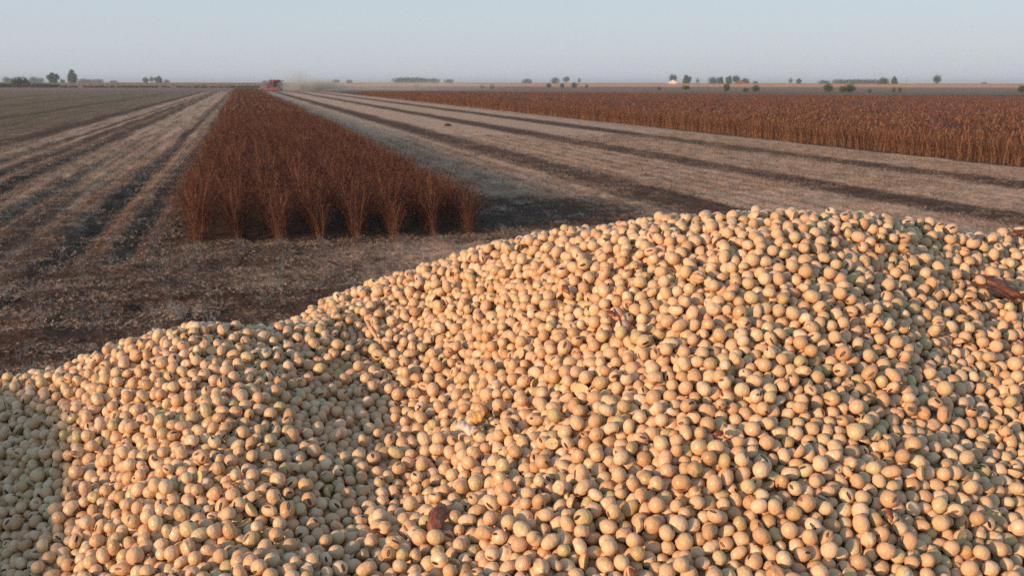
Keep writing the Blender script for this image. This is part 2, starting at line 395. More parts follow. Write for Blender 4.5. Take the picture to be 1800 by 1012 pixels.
def plant(npod, nstem, pw, pl, seed, length=.32, hgt=1.0, wd=.32, sw=.006):
    r = random.Random(seed); S = MB(); Q = MB()
    for k in range(nstem):
        y0 = r.uniform(-length/2, length/2); x0 = r.gauss(0, .045)
        lean = r.gauss(0, wd * .5); ly_ = r.gauss(0, .10); h = hgt * r.uniform(.72, 1.05)
        pts = [Vector((x0 + lean * (s ** 1.9), y0 + ly_ * s, h * s)) for s in (0, .3, .6, 1)]
        a = r.uniform(0, 3.14); sv = Vector((math.cos(a), math.sin(a), 0)) * sw
        for i in range(3):
            bb = len(S.v); S.v += [tuple(pts[i] - sv), tuple(pts[i] + sv), tuple(pts[i+1] + sv * .7), tuple(pts[i+1] - sv * .7)]
            S.f.append([bb, bb+1, bb+2, bb+3])
        for j in range(npod // nstem):
            s = min(1.04, max(.04, r.betavariate(1.55, 1.1))); i = min(2, int(s * 3)); 
            p = Vector((x0 + lean * s ** 1.9, y0 + ly_ * s, h * s)) + Vector((r.gauss(0, .045 + .16 * s * s), r.gauss(0, .03 + .08 * s), r.gauss(0, .03)))
            a = r.uniform(0, 6.28); d = Vector((math.cos(a) * .5, math.sin(a) * .5, r.uniform(-1, .35))).normalized() * pl * r.uniform(.6, 1.2)
            c = d.cross(Vector((r.gauss(0, 1), r.gauss(0, 1), r.gauss(0, 1)))).normalized() * pw * r.uniform(.7, 1.2)
            bb = len(Q.v); Q.v += [tuple(p - d * .5), tuple(p + c - d * .05), tuple(p + d * .5), tuple(p - c - d * .05)]
            Q.f.append([bb, bb+1, bb+2, bb+3])
    return S, Q
def joined(seed, pm=None, **k):
    S, Q = plant(seed=seed, **k)
    v = S.v + Q.v; f = S.f + [[i + len(S.v) for i in q] for q in Q.f]
    return proto('plant_proto', np_mesh('dry_plant', v, f, [stem_m, pm or pod_m], False, [0] * len(S.f) + [1] * len(Q.f)))
near_p = [joined(s, npod=1150, nstem=12, pw=.0080, pl=.034, wd=.48, sw=.0018) for s in range(6)]
far_p = [joined(10 + s, npod=170, nstem=6, pw=.022, pl=.075, wd=.70, sw=.008) for s in range(3)]
field_p = [joined(20 + s, npod=420, nstem=18, pw=.014, pl=.055, length=.9, wd=.42, hgt=.95, sw=.004) for s in range(3)]
canopy_p = [joined(30 + s, pm=podf_m, npod=300, nstem=6, pw=.026, pl=.09, length=2.0, wd=1.3, hgt=.95, sw=.02) for s in range(3)]

front_n = 5
pts, rot, scl, idx = [], [], [], []
for r_ in range(NROW):
    y = YF + front_n * .24 + rng.uniform(-.1, .1)
    while y < STRIP_END:
        nearp = y < 75
        pts.append((ROW0 + DROW * r_ + rng.normal(0, .02) + .08 * math.sin(y * .13 + r_), y, 0)); rot.append((rng.normal(0, .04), rng.normal(0, .05), rng.choice([0, math.pi])))
        hh = rng.uniform(.84, 1.10) * (.90 + .20 * float(vnoise(np.array([y * .25]), np.array([r_ * 3.1]), 31)[0]))
        scl.append((rng.uniform(.9, 1.15), 1, hh)); idx.append(int(rng.integers(0, 6)) if nearp else 6 + int(rng.integers(0, 3)))
        y += .24 if nearp else .27
strip = gn_scatter('standing_soybean_strip', pts, rot, scl, idx, near_p + far_p)
tag(strip, 'unharvested strip of dry rust brown soybean plants in eight rows', 'crop', kind='stuff')
ordn = ['first', 'second', 'third', 'fourth', 'fifth', 'sixth', 'seventh', 'eighth']
depthn = ['foremost', 'second from front', 'third from front', 'fourth from front', 'fifth from front']
variants = []
for s in range(8):
    S, Q = plant(npod=1500, nstem=13, pw=.0075, pl=.032, seed=50 + s, length=.30, wd=.36, sw=.0018)
    variants.append((S.mesh('stem', stem_m), Q.mesh('pods', pod_m)))
for r_ in range(NROW):
    for k in range(front_n):
        e = empty('soybean_plant', (ROW0 + DROW * r_ + rng.normal(0, .025), YF + .24 * k + (rng.normal(0, .14) if k == 0 else 0), 0), rng.choice([0, math.pi]))
        e.rotation_euler = (rng.normal(0, .06), rng.normal(0, .09), e.rotation_euler[2] + rng.normal(0, .35))
        e.scale = (rng.uniform(.8, 1.35) * (.85 if k == 0 else 1), 1, rng.uniform(.80, 1.10) * (.88 if k == 0 else 1))
        sm, qm = variants[(r_ * 3 + k) % 8]
        link('stem', sm, e); tag(link('pods', qm, e), kind='stuff')
        tag(e, 'dry soybean plant, %s in the %s row from the left' % (depthn[k], ordn[r_]), 'soybean plant', 'dry plants at the front end of the standing strip')

# right-hand field: detailed edge rows, then coarser canopy
pts, rot, scl, idx = [], [], [], []
for r_ in range(5):
    y = 14.0
    x = FIELD_X + .3 + r_ * DROW
    while y < 247:
        pts.append((x + rng.normal(0, .05), y, 0)); rot.append((0, rng.normal(0, .05), rng.choice([0, math.pi])))
        scl.append((rng.uniform(.9, 1.1), 1, rng.uniform(.86, 1.08))); idx.append(int(rng.integers(0, 3))); y += .62
m_ = 42000
dpt = 24 + (258 - 24) * rng.random(m_) ** 1.0; lat = (rng.uniform(-700, 1750, m_) ) / F * dpt
wx = rgt.x * lat + fwd.x * dpt; wy = rgt.y * lat + fwd.y * dpt
d_end = lambda u_: np.interp(u_, [400, 600, 850, 1000, 1200, 1400, 1800, 2600], [250, 256, 256, 238, 218, 198, 165, 130])
uu_ = 900 + F * lat / dpt
k_ = (wx > FIELD_X + 3.6) & (dpt < d_end(uu_))
for x, y in zip(wx[k_], wy[k_]):
    pts.append((x, y, 0)); rot.append((0, 0, rng.uniform(0, 6.28))); scl.append((1, 1, rng.uniform(.9, 1.07))); idx.append(3 + int(rng.integers(0, 3)))
fld = gn_scatter('standing_soybean_field', pts, rot, scl, idx, field_p + canopy_p)
tag(fld, 'wide unharvested field of dry rust brown soybeans on the right', 'crop', kind='stuff')
# the closed canopy inside that field: tangled dry foliage
under_m, N, L, b = new_mat('canopy_foliage', .95, .1); t = NT(under_m)
L.new(t.mix(t.noise(t.pos(), 2.4, 6, .75), (.115, .052, .038), (.17, .080, .058)), b.inputs['Base Color'])
L.new(t.bump(t.noise(t.pos(), 3.0, 6, .8), 1.0, .4), b.inputs['Normal'])
cx = np.arange(FIELD_X + 3.4, 230, 1.3); cy = np.arange(-30, 250, 1.3)
CX, CY = np.meshgrid(cx, cy); CZ = .80 + .12 * (rng.random(CX.shape) - .5); CZ[:, 0] = 0
dd_ = CX * fwd.x + CY * fwd.y; ll_ = CX * rgt.x + CY * rgt.y
ok = ((dd_ > 8) & (dd_ < d_end(900 + F * ll_ / np.maximum(dd_, 1)) - 1.5)).ravel()
nx, ny = len(cx), len(cy); ii = (np.arange(ny-1)[:, None]*nx + np.arange(nx-1)[None, :]).ravel(); cf = np.stack([ii, ii+1, ii+nx+1, ii+nx], 1); cf = cf[ok[cf].all(1)]
cm = link('canopy', np_mesh('canopy', np.stack([CX, CY, CZ], -1).reshape(-1, 3), cf, [under_m]), fld)

# ------------------------------------------------------------------ far corn fields
corn_m, N, L, b = new_mat('dry_corn', .95, .1); t = NT(corn_m)
zz = t.xyz(t.pos())[2]
cn = t.noise(t.vscale(t.pos(), (.5, .08, 1.5)), 1.0, 4, .6)
L.new(t.mix(cn, (.21, .145, .11), (.31, .225, .17)), b.inputs['Base Color'])
L.new(t.bump(t.noise(t.pos(), 1.2, 4, .8), 1.0, .5), b.inputs['Normal'])
def corn(name, p0, p1, p2, p3, label, h=2.25):
    """block of standing corn: corners near-left, near-right, far-right, far-left"""
    nu, nv = 260, 10; Vv = []; Ff = []
    r = np.random.default_rng(len(name))
    for j in range(nv + 3):
        for i in range(nu + 1):
            a = i / nu; bq = max(0, min(1, (j - 1) / nv))
            p = p0.lerp(p1, a).lerp(p3.lerp(p2, a), bq)
            z = 0 if j in (0, nv + 2) or i in (0, nu) else h * r.uniform(.97, 1.02)
            Vv.append((p.x + r.uniform(-.12, .12), p.y + r.uniform(-.12, .12), z))
    for j in range(nv + 2):
        for i in range(nu):
            q = j * (nu + 1) + i; Ff.append([q, q + 1, q + nu + 2, q + nu + 1])
    o = link(name, np_mesh(name, np.array(Vv), np.array(Ff), [corn_m], False))
    return tag(o, label, 'crop', kind='stuff')
corn('corn_field', far(-700, 560), far(470, 700), far(520, 2200), far(-700, 2200), 'pale dry corn standing along the horizon on the left')
corn('corn_field_beyond', far(560, 900), far(2600, 640), far(2600, 2200), far(560, 2200), 'pale dry corn standing along the horizon on the right')

# ------------------------------------------------------------------ trees and bushes
leaf_m, N, L, b = new_mat('leaves', .85, .2); t = NT(leaf_m)
L.new(t.mix(t.noise(t.obj(), .6, 4, .7), (.030, .048, .022), (.085, .105, .045)), b.inputs['Base Color'])
bark_m = simple('bark', (.10, .075, .055), .9, .1, .3, 6)
def tree_meshes(h, wd, seed, shape='round', trunk=.25, nl=900, leaf=.35):
    r = random.Random(seed); T = MB()
    base = h * trunk
    T.tube([(0, 0, -.3), (.05*r.uniform(-1, 1), 0, base), (r.uniform(-.3, .3), r.uniform(-.3, .3), h * .72)], [h*.035, h*.026, h*.01], 7)
    limbs = []
    for k in range(9 if trunk > .02 else 5):
        a = r.uniform(0, 6.28); z0 = base * r.uniform(.85, 1.2) + h * .25 * r.random(); rr = wd * .5 * r.uniform(.45, .85)
        e = Vector((math.cos(a) * rr, math.sin(a) * rr, min(h * .9, z0 + h * r.uniform(.12, .42))))
        T.tube([(0, 0, z0), (e.x * .5, e.y * .5, (z0 + e.z) * .5 - h * .02), tuple(e)], [h*.014, h*.009, h*.003], 5); limbs.append(e)
    clumps = []
    nc = 26
    for k in range(nc):
        for _ in range(40):
            p = Vector((r.uniform(-1, 1), r.uniform(-1, 1), r.uniform(-1, 1)))
            if p.length < 1: break
        if shape == 'spread': p.z = p.z * .7 + .15
        zc = base + (h - base) * .5
        c = Vector((p.x * wd * .42, p.y * wd * .42, zc + p.z * (h - base) * .42)); clumps.append((c, r.uniform(.16, .26) * wd))
    Q = MB()
    for k in range(nl):
        c, cr = clumps[r.randrange(nc)]
        d = Vector((r.gauss(0, 1), r.gauss(0, 1), r.gauss(0, 1))).normalized() * cr * r.uniform(.55, 1.08)
        p = c + d; nrm = (d.normalized() + Vector((r.gauss(0, .5), r.gauss(0, .5), r.gauss(0, .5)))).normalized()
        a = nrm.orthogonal().normalized(); q = nrm.cross(a); s = leaf * r.uniform(.6, 1.3)
        if p.z < .1: p.z = .1
        bb = len(Q.v); Q.v += [tuple(p - a*s), tuple(p + q*s*.6), tuple(p + a*s), tuple(p - q*s*.6)]; Q.f.append([bb, bb+1, bb+2, bb+3])
    return T.mesh('trunk', bark_m, True), Q.mesh('crown', leaf_m)
TREES = {}
def tree(kind, u, depth, h, wscale, label, group, cat='tree', rz=None):
    """h: height in metres"""
    if kind not in TREES:
        spec = {'round': (10, 8, 1, 'round', .07, 3200, .55), 'oval': (10, 6, 2, 'round', .07, 3200, .52), 'spread': (10, 12, 3, 'spread', .28, 1500, .45),
                'open': (10, 8, 4, 'round', .30, 620, .42), 'bush': (4, 5.4, 5, 'round', .02, 1100, .26), 'bush_tall': (4, 4.0, 6, 'round', .02, 1000, .24), 'copse': (8, 12, 8, 'round', .08, 1800, .42)}[kind]
        TREES[kind] = (*tree_meshes(*spec[:2], spec[2], spec[3], spec[4], spec[5], spec[6]), spec[0])
    T, Q, h0 = TREES[kind]
    p = far(u, depth)
    e = empty('bush' if cat == 'bush' else 'tree', (p.x, p.y, 0), random.uniform(0, 6.28) if rz is None else rz)
    s = h / h0; e.scale = (s * wscale, s * wscale, s)
    link('trunk', T, e); link('crown', Q, e)
    return tag(e, label, cat, group)
gt, gb = 'trees along the horizon', 'bushes along the field edge'
def hz(top, d, hor=145.5): return (hor - top) / F * d + CAMZ           # height of a thing whose top shows at row `top`
tree('round', 94, 900, hz(128.5, 900), 1.05, 'round dark tree on the left horizon, shorter of the two side by side', gt)
tree('oval', 128, 900, hz(125.5, 900), 1.05, 'tallest tree on the left horizon, oval crown, right of its round neighbour', gt)
tree('round', 110, 1100, hz(140, 1100), .8, 'tiny tree showing between the two tall trees on the left horizon', gt)
tree('bush', 27, 552, hz(138, 552), 1.0, 'dark bush at the far left field edge, lower of the pair', gb, 'bush')
tree('bush_tall', 42, 555, hz(135.5, 555), 1.0, 'dark bush at the far left field edge, taller and pointed', gb, 'bush')
tree('bush', 6, 555, 2.4, 1.6, 'low dark bush at the extreme left end of the field edge', gb, 'bush')
tree('bush', 66, 556, 2.6, 1.7, 'low dark bush trailing right of the pointed bush on the far left', gb, 'bush')
tree('copse', 12, 1500, hz(138, 1500), .8, 'hazy blue grey tree at the extreme left of the horizon', gt)
tree('copse', 60, 1500, hz(137.5, 1500), .9, 'hazy blue grey tree just behind the dark bushes on the left', gt)
tree('copse', 72, 1550, hz(139, 1550), .8, 'hazy low tree left of the round tree on the left horizon', gt)
for u, tp, lb in ((146, 140.5, 'first clump right of the tallest left tree, hazy and low'), (158, 141.5, 'middle clump of the low hazy treeline on the left'), (172, 141, 'last clump of the low hazy treeline on the left'), (200, 143, 'barely visible hazy clump between left treeline and small three-tree grove')):
    tree('copse', u, 1700, hz(tp, 1700), 1.7, lb, gt)
tree('round', 256, 1150, hz(136.5, 1150), .8, 'small tree at the left of the three-tree grove', gt)
tree('open', 267, 1200, hz(136, 1200), .9, 'thin middle tree of the small three-tree grove', gt)
tree('round', 279, 1150, hz(134.3, 1150), 1.1, 'fullest tree at the right of the three-tree grove', gt)
tree('copse', 293, 1500, hz(141.5, 1500), .9, 'low hazy clump trailing right of the three-tree grove', gt)
for u, tp, ws, lb in ((466, 143, 1, 'tiny hazy clump on the horizon above the red combine'), (590, 141, 1, 'small hazy clump on the horizon just right of the dust column'), (614, 141.5, .8, 'smaller hazy clump second right of the dust column'),
                  (703, 138, 1.2, 'left end clump of the long hazy grove mid horizon'), (718, 137.5, 1.2, 'second clump from the left in the long hazy mid-horizon grove'), (733, 137.5, 1.2, 'third clump from the left in the long hazy mid-horizon grove'), (748, 139, 1.2, 'fourth clump from the left in the long hazy mid-horizon grove'), (763, 139, 1, 'right end clump of the long hazy mid-horizon grove'),
                  (790, 140.3, 1, 'lone hazy clump right of the long mid-horizon grove'), (926, 139.6, 1, 'low hazy clump left of the trees above the dark bush row')):
    tree('copse', u, 1700, hz(tp, 1700), ws * 1.4, lb, gt)
tree('copse', 976, 1500, hz(137.5, 1500), .9, 'left and widest of three hazy trees above the dark bush row', gt)
tree('spread', 995, 1450, hz(135.5, 1450), .7, 'tallest middle tree of three above the dark bush row', gt)
tree('open', 1018, 1450, hz(137.5, 1450), .6, 'small thin tree at the right of three above the bush row', gt)
for u, tp, ws, lb in ((964, 146.2, .95, 'first dark bush in the row of four mid horizon'), (988, 146.8, .9, 'second dark bush in the row of four mid horizon'), (1010, 145.2, .95, 'third and largest dark bush in the row of four'), (1032, 148.6, .8, 'smallest dark bush at the right end of the row of four')):
    tree('bush', u, 560, hz(tp, 560), ws * .8, lb, gb, 'bush')
for u, tp, d, ws, lb in ((733, 148.5, 560, 1.2, 'faint low bush in the haze below the long grove'), (848, 150, 470, 1.0, 'faint small bush, left of two in the brown band'), (865, 149.5, 470, 1.1, 'faint small bush, right of two in the brown band'),
                     (1158, 152, 420, .9, 'tiny bush at the left end of the green strip'), (1207, 149.8, 420, 1.3, 'low broad bush on the green strip below the white house'),
                     (1278, 144, 330, .62, 'tall narrow dark bush standing alone on the green strip'), (1328, 149.3, 330, .85, 'small dark mound of a bush right of the tall narrow one'), (1312, 153.5, 330, 1.0, 'very low bush touching the small dark mound'),
                     (1455, 146.3, 320, .8, 'rounded dark bush, left of the wide pair on the strip'), (1494, 147.5, 320, .95, 'large dark bush forming the wide right part of a pair'), (1482, 150.5, 318, .8, 'small bush leaning against the large dark one'),
                     (1530, 156, 318, .8, 'tiny low bush right of the large dark pair'), (1572, 151.5, 318, .5, 'thin bush, left of two slight ones on the strip'), (1583, 151.3, 322, .5, 'thin bush, right of two slight ones on the strip'), (1799, 148.5, 318, .8, 'dark bush cut by the right edge of the picture')):
    tree('bush' if ws > .65 else 'bush_tall', u, d, max(.8, hz(tp, d)), ws, lb, gb, 'bush')
tree('spread', 1183, 1050, hz(131.5, 1050), .62, 'dark tree rising directly behind the white farmhouse', gt)
tree('round', 1207, 1050, hz(131, 1050), 1.0, 'round leafy tree right of the white farmhouse', gt)
tree('open', 1226, 1200, hz(137.5, 1200), .6, 'thin small tree between the farmhouse and the barn grove', gt)
for k, (u, tp, kd, lb) in enumerate(((1254, 136.5, 'copse', 'leftmost and low tree of the grove by the red barn'), (1266, 134, 'round', 'second tree from the left in the barn grove'), (1281, 132.5, 'round', 'tallest dark tree at the centre of the barn grove'), (1294, 133.5, 'spread', 'broad tree right of centre in the barn grove'), (1310, 138, 'copse', 'low tree behind the red barn at the grove end'))):
    tree(kd, u, 1050, hz(tp, 1050), .8, lb, gt)
tree('copse', 1328, 1300, hz(142.5, 1300), .9, 'low hazy clump just right of the red barn', gt)
tree('open', 1390, 1150, hz(137, 1150), .7, 'thin left tree of the isolated pair on the right horizon', gt)
tree('round', 1404, 1150, hz(137, 1150), .85, 'full right tree of the isolated pair on the right horizon', gt)
for u, tp, lb in ((1448, 141, 'first clump at the left end of the long low right treeline'), (1474, 139.5, 'second clump of the long low right treeline'), (1492, 139.8, 'third clump of the long low right treeline'), (1508, 139.3, 'fourth clump of the long low right treeline'), (1524, 139.6, 'fifth clump of the long low right treeline'), (1538, 139.8, 'sixth clump of the low treeline, touching the green copse')):
    tree('copse', u, 1500, hz(tp, 1500), 1.7, lb, gt)
tree('copse', 1553, 800, hz(137, 800), .85, 'wide green tree of the copse ending the right treeline', gt)
tree('oval', 1572, 800, hz(134.5, 800), .9, 'upright green tree at the right end of the copse', gt)
tree('spread', 1647, 850, hz(132.5, 850), .62, 'lone wind-shaped tree near the right end of the horizon', gt, rz=1.0)
tree('copse', 1730, 2000, hz(143.5, 2000), 1.6, 'barely visible hazy clump near the right end of the horizon', gt)

p = gpt(787, 222); cl_ = MB(); vs_, fs_ = uvs(12, 7)
cl_.v = [(x * .30 * random.uniform(.8, 1.1), y * .22 * random.uniform(.8, 1.1), max(-.02, z) * .20 * random.uniform(.7, 1.1)) for x, y, z in vs_]; cl_.f = fs_
o = cl_.build('soil_clod', simple('clod_soil', (.05, .035, .03), .95, .1, .3, 8)); o.location = (p.x, p.y, float(ground_z(np.array([p.x]), np.array([p.y]))[0])); tag(o, 'small dark clod lying on pale stubble right of the strip', 'clod')
# rank growth along the far edge of the left-hand field
m_ = 260; uu = rng.uniform(-250, 455, m_); dd_ = 546 + rng.uniform(-3, 3, m_)
gp = np.array([tuple(far(a, b_)) for a, b_ in zip(uu, dd_)]); gs_ = rng.uniform(.20, .38, m_) * np.where(uu < 100, 1.5, .8)
ug = gn_scatter('undergrowth', gp, np.stack([np.zeros(m_), np.zeros(m_), rng.uniform(0, 6.28, m_)], 1), np.stack([gs_ * 1.6, gs_ * 1.6, gs_], 1), np.zeros(m_, int), [proto('undergrowth_proto', TREES['bush'][1])])
tag(ug, 'low dark undergrowth along the far edge of the left field', 'undergrowth', kind='stuff')
# farm buildings
white_m = simple('white_boards', (.78, .74, .68), .7, .2, .05); roof_m = simple('shingles', (.10, .09, .085), .9, .1, .2)
red_b = simple('barn_red', (.20, .055, .04), .8, .1, .15); glass_m = simple('window_glass', (.04, .05, .06), .1, .6, .1)
def house(name, u, depth, wd, ln, hw, hr, wm, label, cat, rz):
    p = far(u, depth); e = empty(name, (p.x, p.y, 0), rz); tag(e, label, cat)
    MB().prism([(-ln/2, 0), (ln/2, 0), (ln/2, hw), (-ln/2, hw)], -wd/2, wd/2).build('wall', wm, e)
    r = MB(); v = [(-wd/2 - .3, -ln/2 - .3, hw - .1), (wd/2 + .3, -ln/2 - .3, hw - .1), (0, -ln/2 - .3, hw + hr)]
    for y in (-ln/2 - .3, ln/2 + .3):
        r.v += [(-wd/2 - .3, y, hw + .02), (wd/2 + .3, y, hw + .02), (0, y, hw + hr)]
    r.f += [[0, 1, 2], [5, 4, 3], [0, 2, 5, 3], [1, 4, 5, 2], [0, 3, 4, 1]]
    rf = r.build('roof', roof_m, e)
    g = MB(); g.v += [(-wd/2, -ln/2 - .34, hw + .02), (wd/2, -ln/2 - .34, hw + .02), (0, -ln/2 - .34, hw + hr - .3)]; g.f.append([0, 1, 2]); g.build('gable', wm, e)
    MB().box(-wd*.08, wd*.08, -ln/2 - .06, -ln/2 - .003, 0.05, 2.1).build('door', red_b if wm is white_m else white_m, e)
    for sx in (-.3, .3): MB().box(wd*sx - .5, wd*sx + .5, -ln/2 - .06, -ln/2 - .003, 1.2, 2.4).build('window', glass_m, e)
    return e
h = house('farmhouse', 1182, 1000, 7.5, 8, 3.6, 2.6, white_m, 'small white gabled farmhouse in front of a dark tree on the horizon', 'house', -.35)
MB().box(1, 1.7, -1, -.3, 5.2, 6.9).build('chimney', red_b, h)
house('barn', 1302, 1000, 11, 9, 3.2, 2.0, red_b, 'red barn with dark roof at the right end of a grove', 'barn', -.5)
p = far(1594, 900); up = empty('utility_pole', (p.x, p.y, 0)); tag(up, 'thin utility pole against the sky right of the green copse', 'pole')
MB().tube([(0, 0, -.2), (0, 0, 8.2)], [.16, .11], 8).build('pole', bark_m, up); MB().box(-1.1, 1.1, -.06, .06, 7.5, 7.62).build('crossarm', bark_m, up)

# ------------------------------------------------------------------ combine harvester
red_m = simple('red_paint', (.20, .004, .022), .35, .5, .08); blk = simple('rubber', (.03, .03, .03), .8, .2, .2); cream = simple('rim_paint', (.34, .27, .20), .5, .3, .1)
steel = simple('worn_steel', (.35, .33, .30), .5, .5, .2, 6, .6); gls = simple('cab_glass', (.03, .04, .05), .08, .8, .05)
p = far(478, 355)
cb = empty('combine_harvester', (p.x, p.y, 0), R(-22)); tag(cb, 'red combine harvester at the far end of the standing strip, trailing dust', 'combine')
MB().prism([(.6, 1.1), (5.6, 1.3), (6.6, 1.7), (6.7, 3.0), (5.2, 3.35), (.8, 3.35)], -1.45, 1.45).build('body', red_m, cb)
tk = MB(); tk.prism([(1.0, 3.353), (4.2, 3.353), (4.5, 3.85), (.8, 3.85)], -1.4, 1.4).build('grain_tank', red_m, cb)
c = MB().prism([(-.95, 1.7), (.597, 1.7), (.597, 3.35), (-.6, 3.35), (-.95, 2.9)], -.85, .85).build('cab', red_m, cb)
MB().prism([(-.99, 1.95), (-.955, 1.95), (-.955, 2.9), (-.99, 2.9)], -.75, .75).build('windscreen', gls, c)
for s in (-1, 1): MB().box(s * .853 if s > 0 else -.89, .89 if s > 0 else -.853, -.7, .4, 2.0, 3.1).build('side_window', gls, c)
MB().box(-.95, .95, -1.05, .7, 3.352, 3.45).build('cab_roof', cream, c)
fh = MB().prism([(-2.0, .35), (-2.0, 1.0), (.595, 1.95), (.595, 1.15)], -.6, .6).build('feeder_house', red_m, cb)
hd = MB().prism([(-3.2, .12), (-2.05, .12), (-2.05, 1.15), (-2.2, 1.15), (-2.45, .35)], -3.05, 3.05).build('header', red_m, cb)
for s in (-1, 1): MB().prism([(-3.9, .15), (-2.05, .12), (-2.05, 1.2), (-2.7, .9)], s*3.055, s*3.13).build('divider', steel, hd)
rl = MB()
for k in range(6):
    a = k * math.pi / 3; rl.tube([(-2.95, -2.9 + .5 * math.cos(a), .85 + .5 * math.sin(a)), (2.95, -2.9 + .5 * math.cos(a), .85 + .5 * math.sin(a))], .045, 6)
for x in (-2.9, -1, 1, 2.9):
    for k in range(6): a = k * math.pi / 3; rl.tube([(x, -2.9, .85), (x, -2.9 + .5 * math.cos(a), .85 + .5 * math.sin(a))], .03, 5)
rl.build('reel', cream, hd)
MB().tube([(1.6, 1.2, 3.0), (1.75, 2.0, 3.5), (1.8, 6.8, 3.6), (1.8, 7.1, 3.3)], .17, 10).build('unloading_auger', red_m, cb)
MB().prism([(6.7, 1.5), (7.3, 1.0), (7.3, .8), (6.5, 1.2)], -1.1, 1.1).build('straw_chopper', steel, cb)
MB().tube([(.9, 4.6, 3.3), (.9, 4.6, 4.1)], .07, 8).build('exhaust_pipe', steel, cb)
def wheel(x, y, r, wd):
    t_ = MB().ring((x, y, r), 'x', [(r*.6, -wd/2), (r*.93, -wd/2), (r, -wd*.35), (r, wd*.35), (r*.93, wd/2), (r*.6, wd/2)]).build('wheel', blk, cb, True)
    MB().ring((x, y, r), 'x', [(r*.12, -wd*.42), (r*.595, -wd*.42), (r*.595, wd*.42), (r*.12, wd*.42)]).build('rim', cream, t_, False)
for s in (-1, 1): wheel(s * 1.75, .6, .9, .6); wheel(s * 1.35, 5.4, .6, .42)
for s in (-1, 1): MB().box(s*.6 - .12, s*.6 + .12, -.998, -.955, 2.95, 3.12).build('headlight', cream, cb)

# dust thrown up behind the combine: a real cloud of uneven density
def cloud(name, c, sx, sy, sz, dens, seed, label, col=(.90, .86, .80)):
    m = bpy.data.materials.new(name); m.use_nodes = True; t = NT(m); N, L = t.N, t.L
    N.remove(N['Principled BSDF']); pv = N.new('ShaderNodeVolumePrincipled'); pv.inputs['Color'].default_value = (*col, 1)
    pv.inputs['Anisotropy'].default_value = 0.1
    o_ = t.obj(); X, Y, Z = t.xyz(o_)
    ln = N.new('ShaderNodeVectorMath'); ln.operation = 'LENGTH'; L.new(o_, ln.inputs[0])
    fall = t.mr(ln.outputs['Value'], .25, .95, 1.0, 0.0)
    nz = t.mr(t.noise(o_, 2.2, 4, .6, .6), .35, .72)
    L.new(t.m('MULTIPLY', t.m('MULTIPLY', fall, nz), dens), pv.inputs['Density'])
    L.new(pv.outputs[0], N['Material Output'].inputs['Volume'])
    V_, F_ = uvs(24, 14); o = link(name, np_mesh(name, V_, F_, [m])); o.location = c; o.scale = (sx, sy, sz); o.rotation_euler = (0, 0, -YAW)
    tag(o, label, 'dust', kind='stuff'); return o
c = far(550, 350); cloud('dust_plume', (c.x, c.y, 1.6), 15, 9, 3.6, .75, 1, 'pale dust billowing low behind the red combine')
c = far(524, 356); cloud('dust_column', (c.x, c.y, 4.0), 7, 7, 5.0, .15, 2, 'thin dust rising above the horizon beside the combine')
c = far(720, 385); cloud('dust_trail', (c.x, c.y, 1.4), 46, 14, 3.2, .11, 3, 'long faint dust drifting right across the fields')

# ------------------------------------------------------------------ grain wagon holding the heap (frame: x right, y forward of the camera, z from the lens)
ct, st_ = math.cos(TH), math.sin(TH)
def unproj(u, v, t):
    a = (u - 900) / F; b = (v - 506) / F
    return np.array([t * a, t * (ct - b * st_), -t * (st_ + b * ct)])
MW = Matrix.Translation((0, 0, CAMZ)) @ Matrix.Rotation(-YAW, 4, 'Z')
green_p = simple('wagon_paint', (.12, .02, .015), .5, .4, .2, 5); 
gw = empty('grain_wagon', (0, 0, 0), -YAW); tag(gw, 'dark red grain wagon under the soybean heap', 'wagon')
X0, X1, Y0, Y1, ZT = -1.25, 1.35, -1.6, 1.25, 2.50
for nm, a in (('side_panel', (X0, X0 + .05, Y0, Y1, 1.15, ZT)), ('side_panel', (X1 - .05, X1, Y0, Y1, 1.15, ZT)), ('end_panel', (X0 + .052, X1 - .052, Y1 - .05, Y1, 1.15, ZT - .003)), ('end_panel', (X0 + .052, X1 - .052, Y0, Y0 + .05, 1.15, ZT - .003)), ('floor_panel', (X0 + .052, X1 - .052, Y0 + .052, Y1 - .052, 1.15, 1.2))):
    MB().box(*a).build(nm, green_p, gw)
MB().box(-.5, -.4, Y0, Y1, .95, 1.148).box(.5, .6, Y0, Y1, .95, 1.148).tube([(-1.2, -1.0, .55), (1.3, -1.0, .55)], .06).tube([(-1.2, .7, .55), (1.3, .7, .55)], .06).build('chassis', steel, gw)
for y in (-1.0, .7):
    for x in (-1.2, 1.3):
        t_ = MB().ring((x, y, .5), 'x', [(.28, -.12), (.46, -.12), (.5, -.07), (.5, .07), (.46, .12), (.28, .12)]).build('wheel', blk, gw, True)
        MB().ring((x, y, .5), 'x', [(.05, -.1), (.278, -.1), (.278, .1), (.05, .1)]).build('rim', cream, t_)

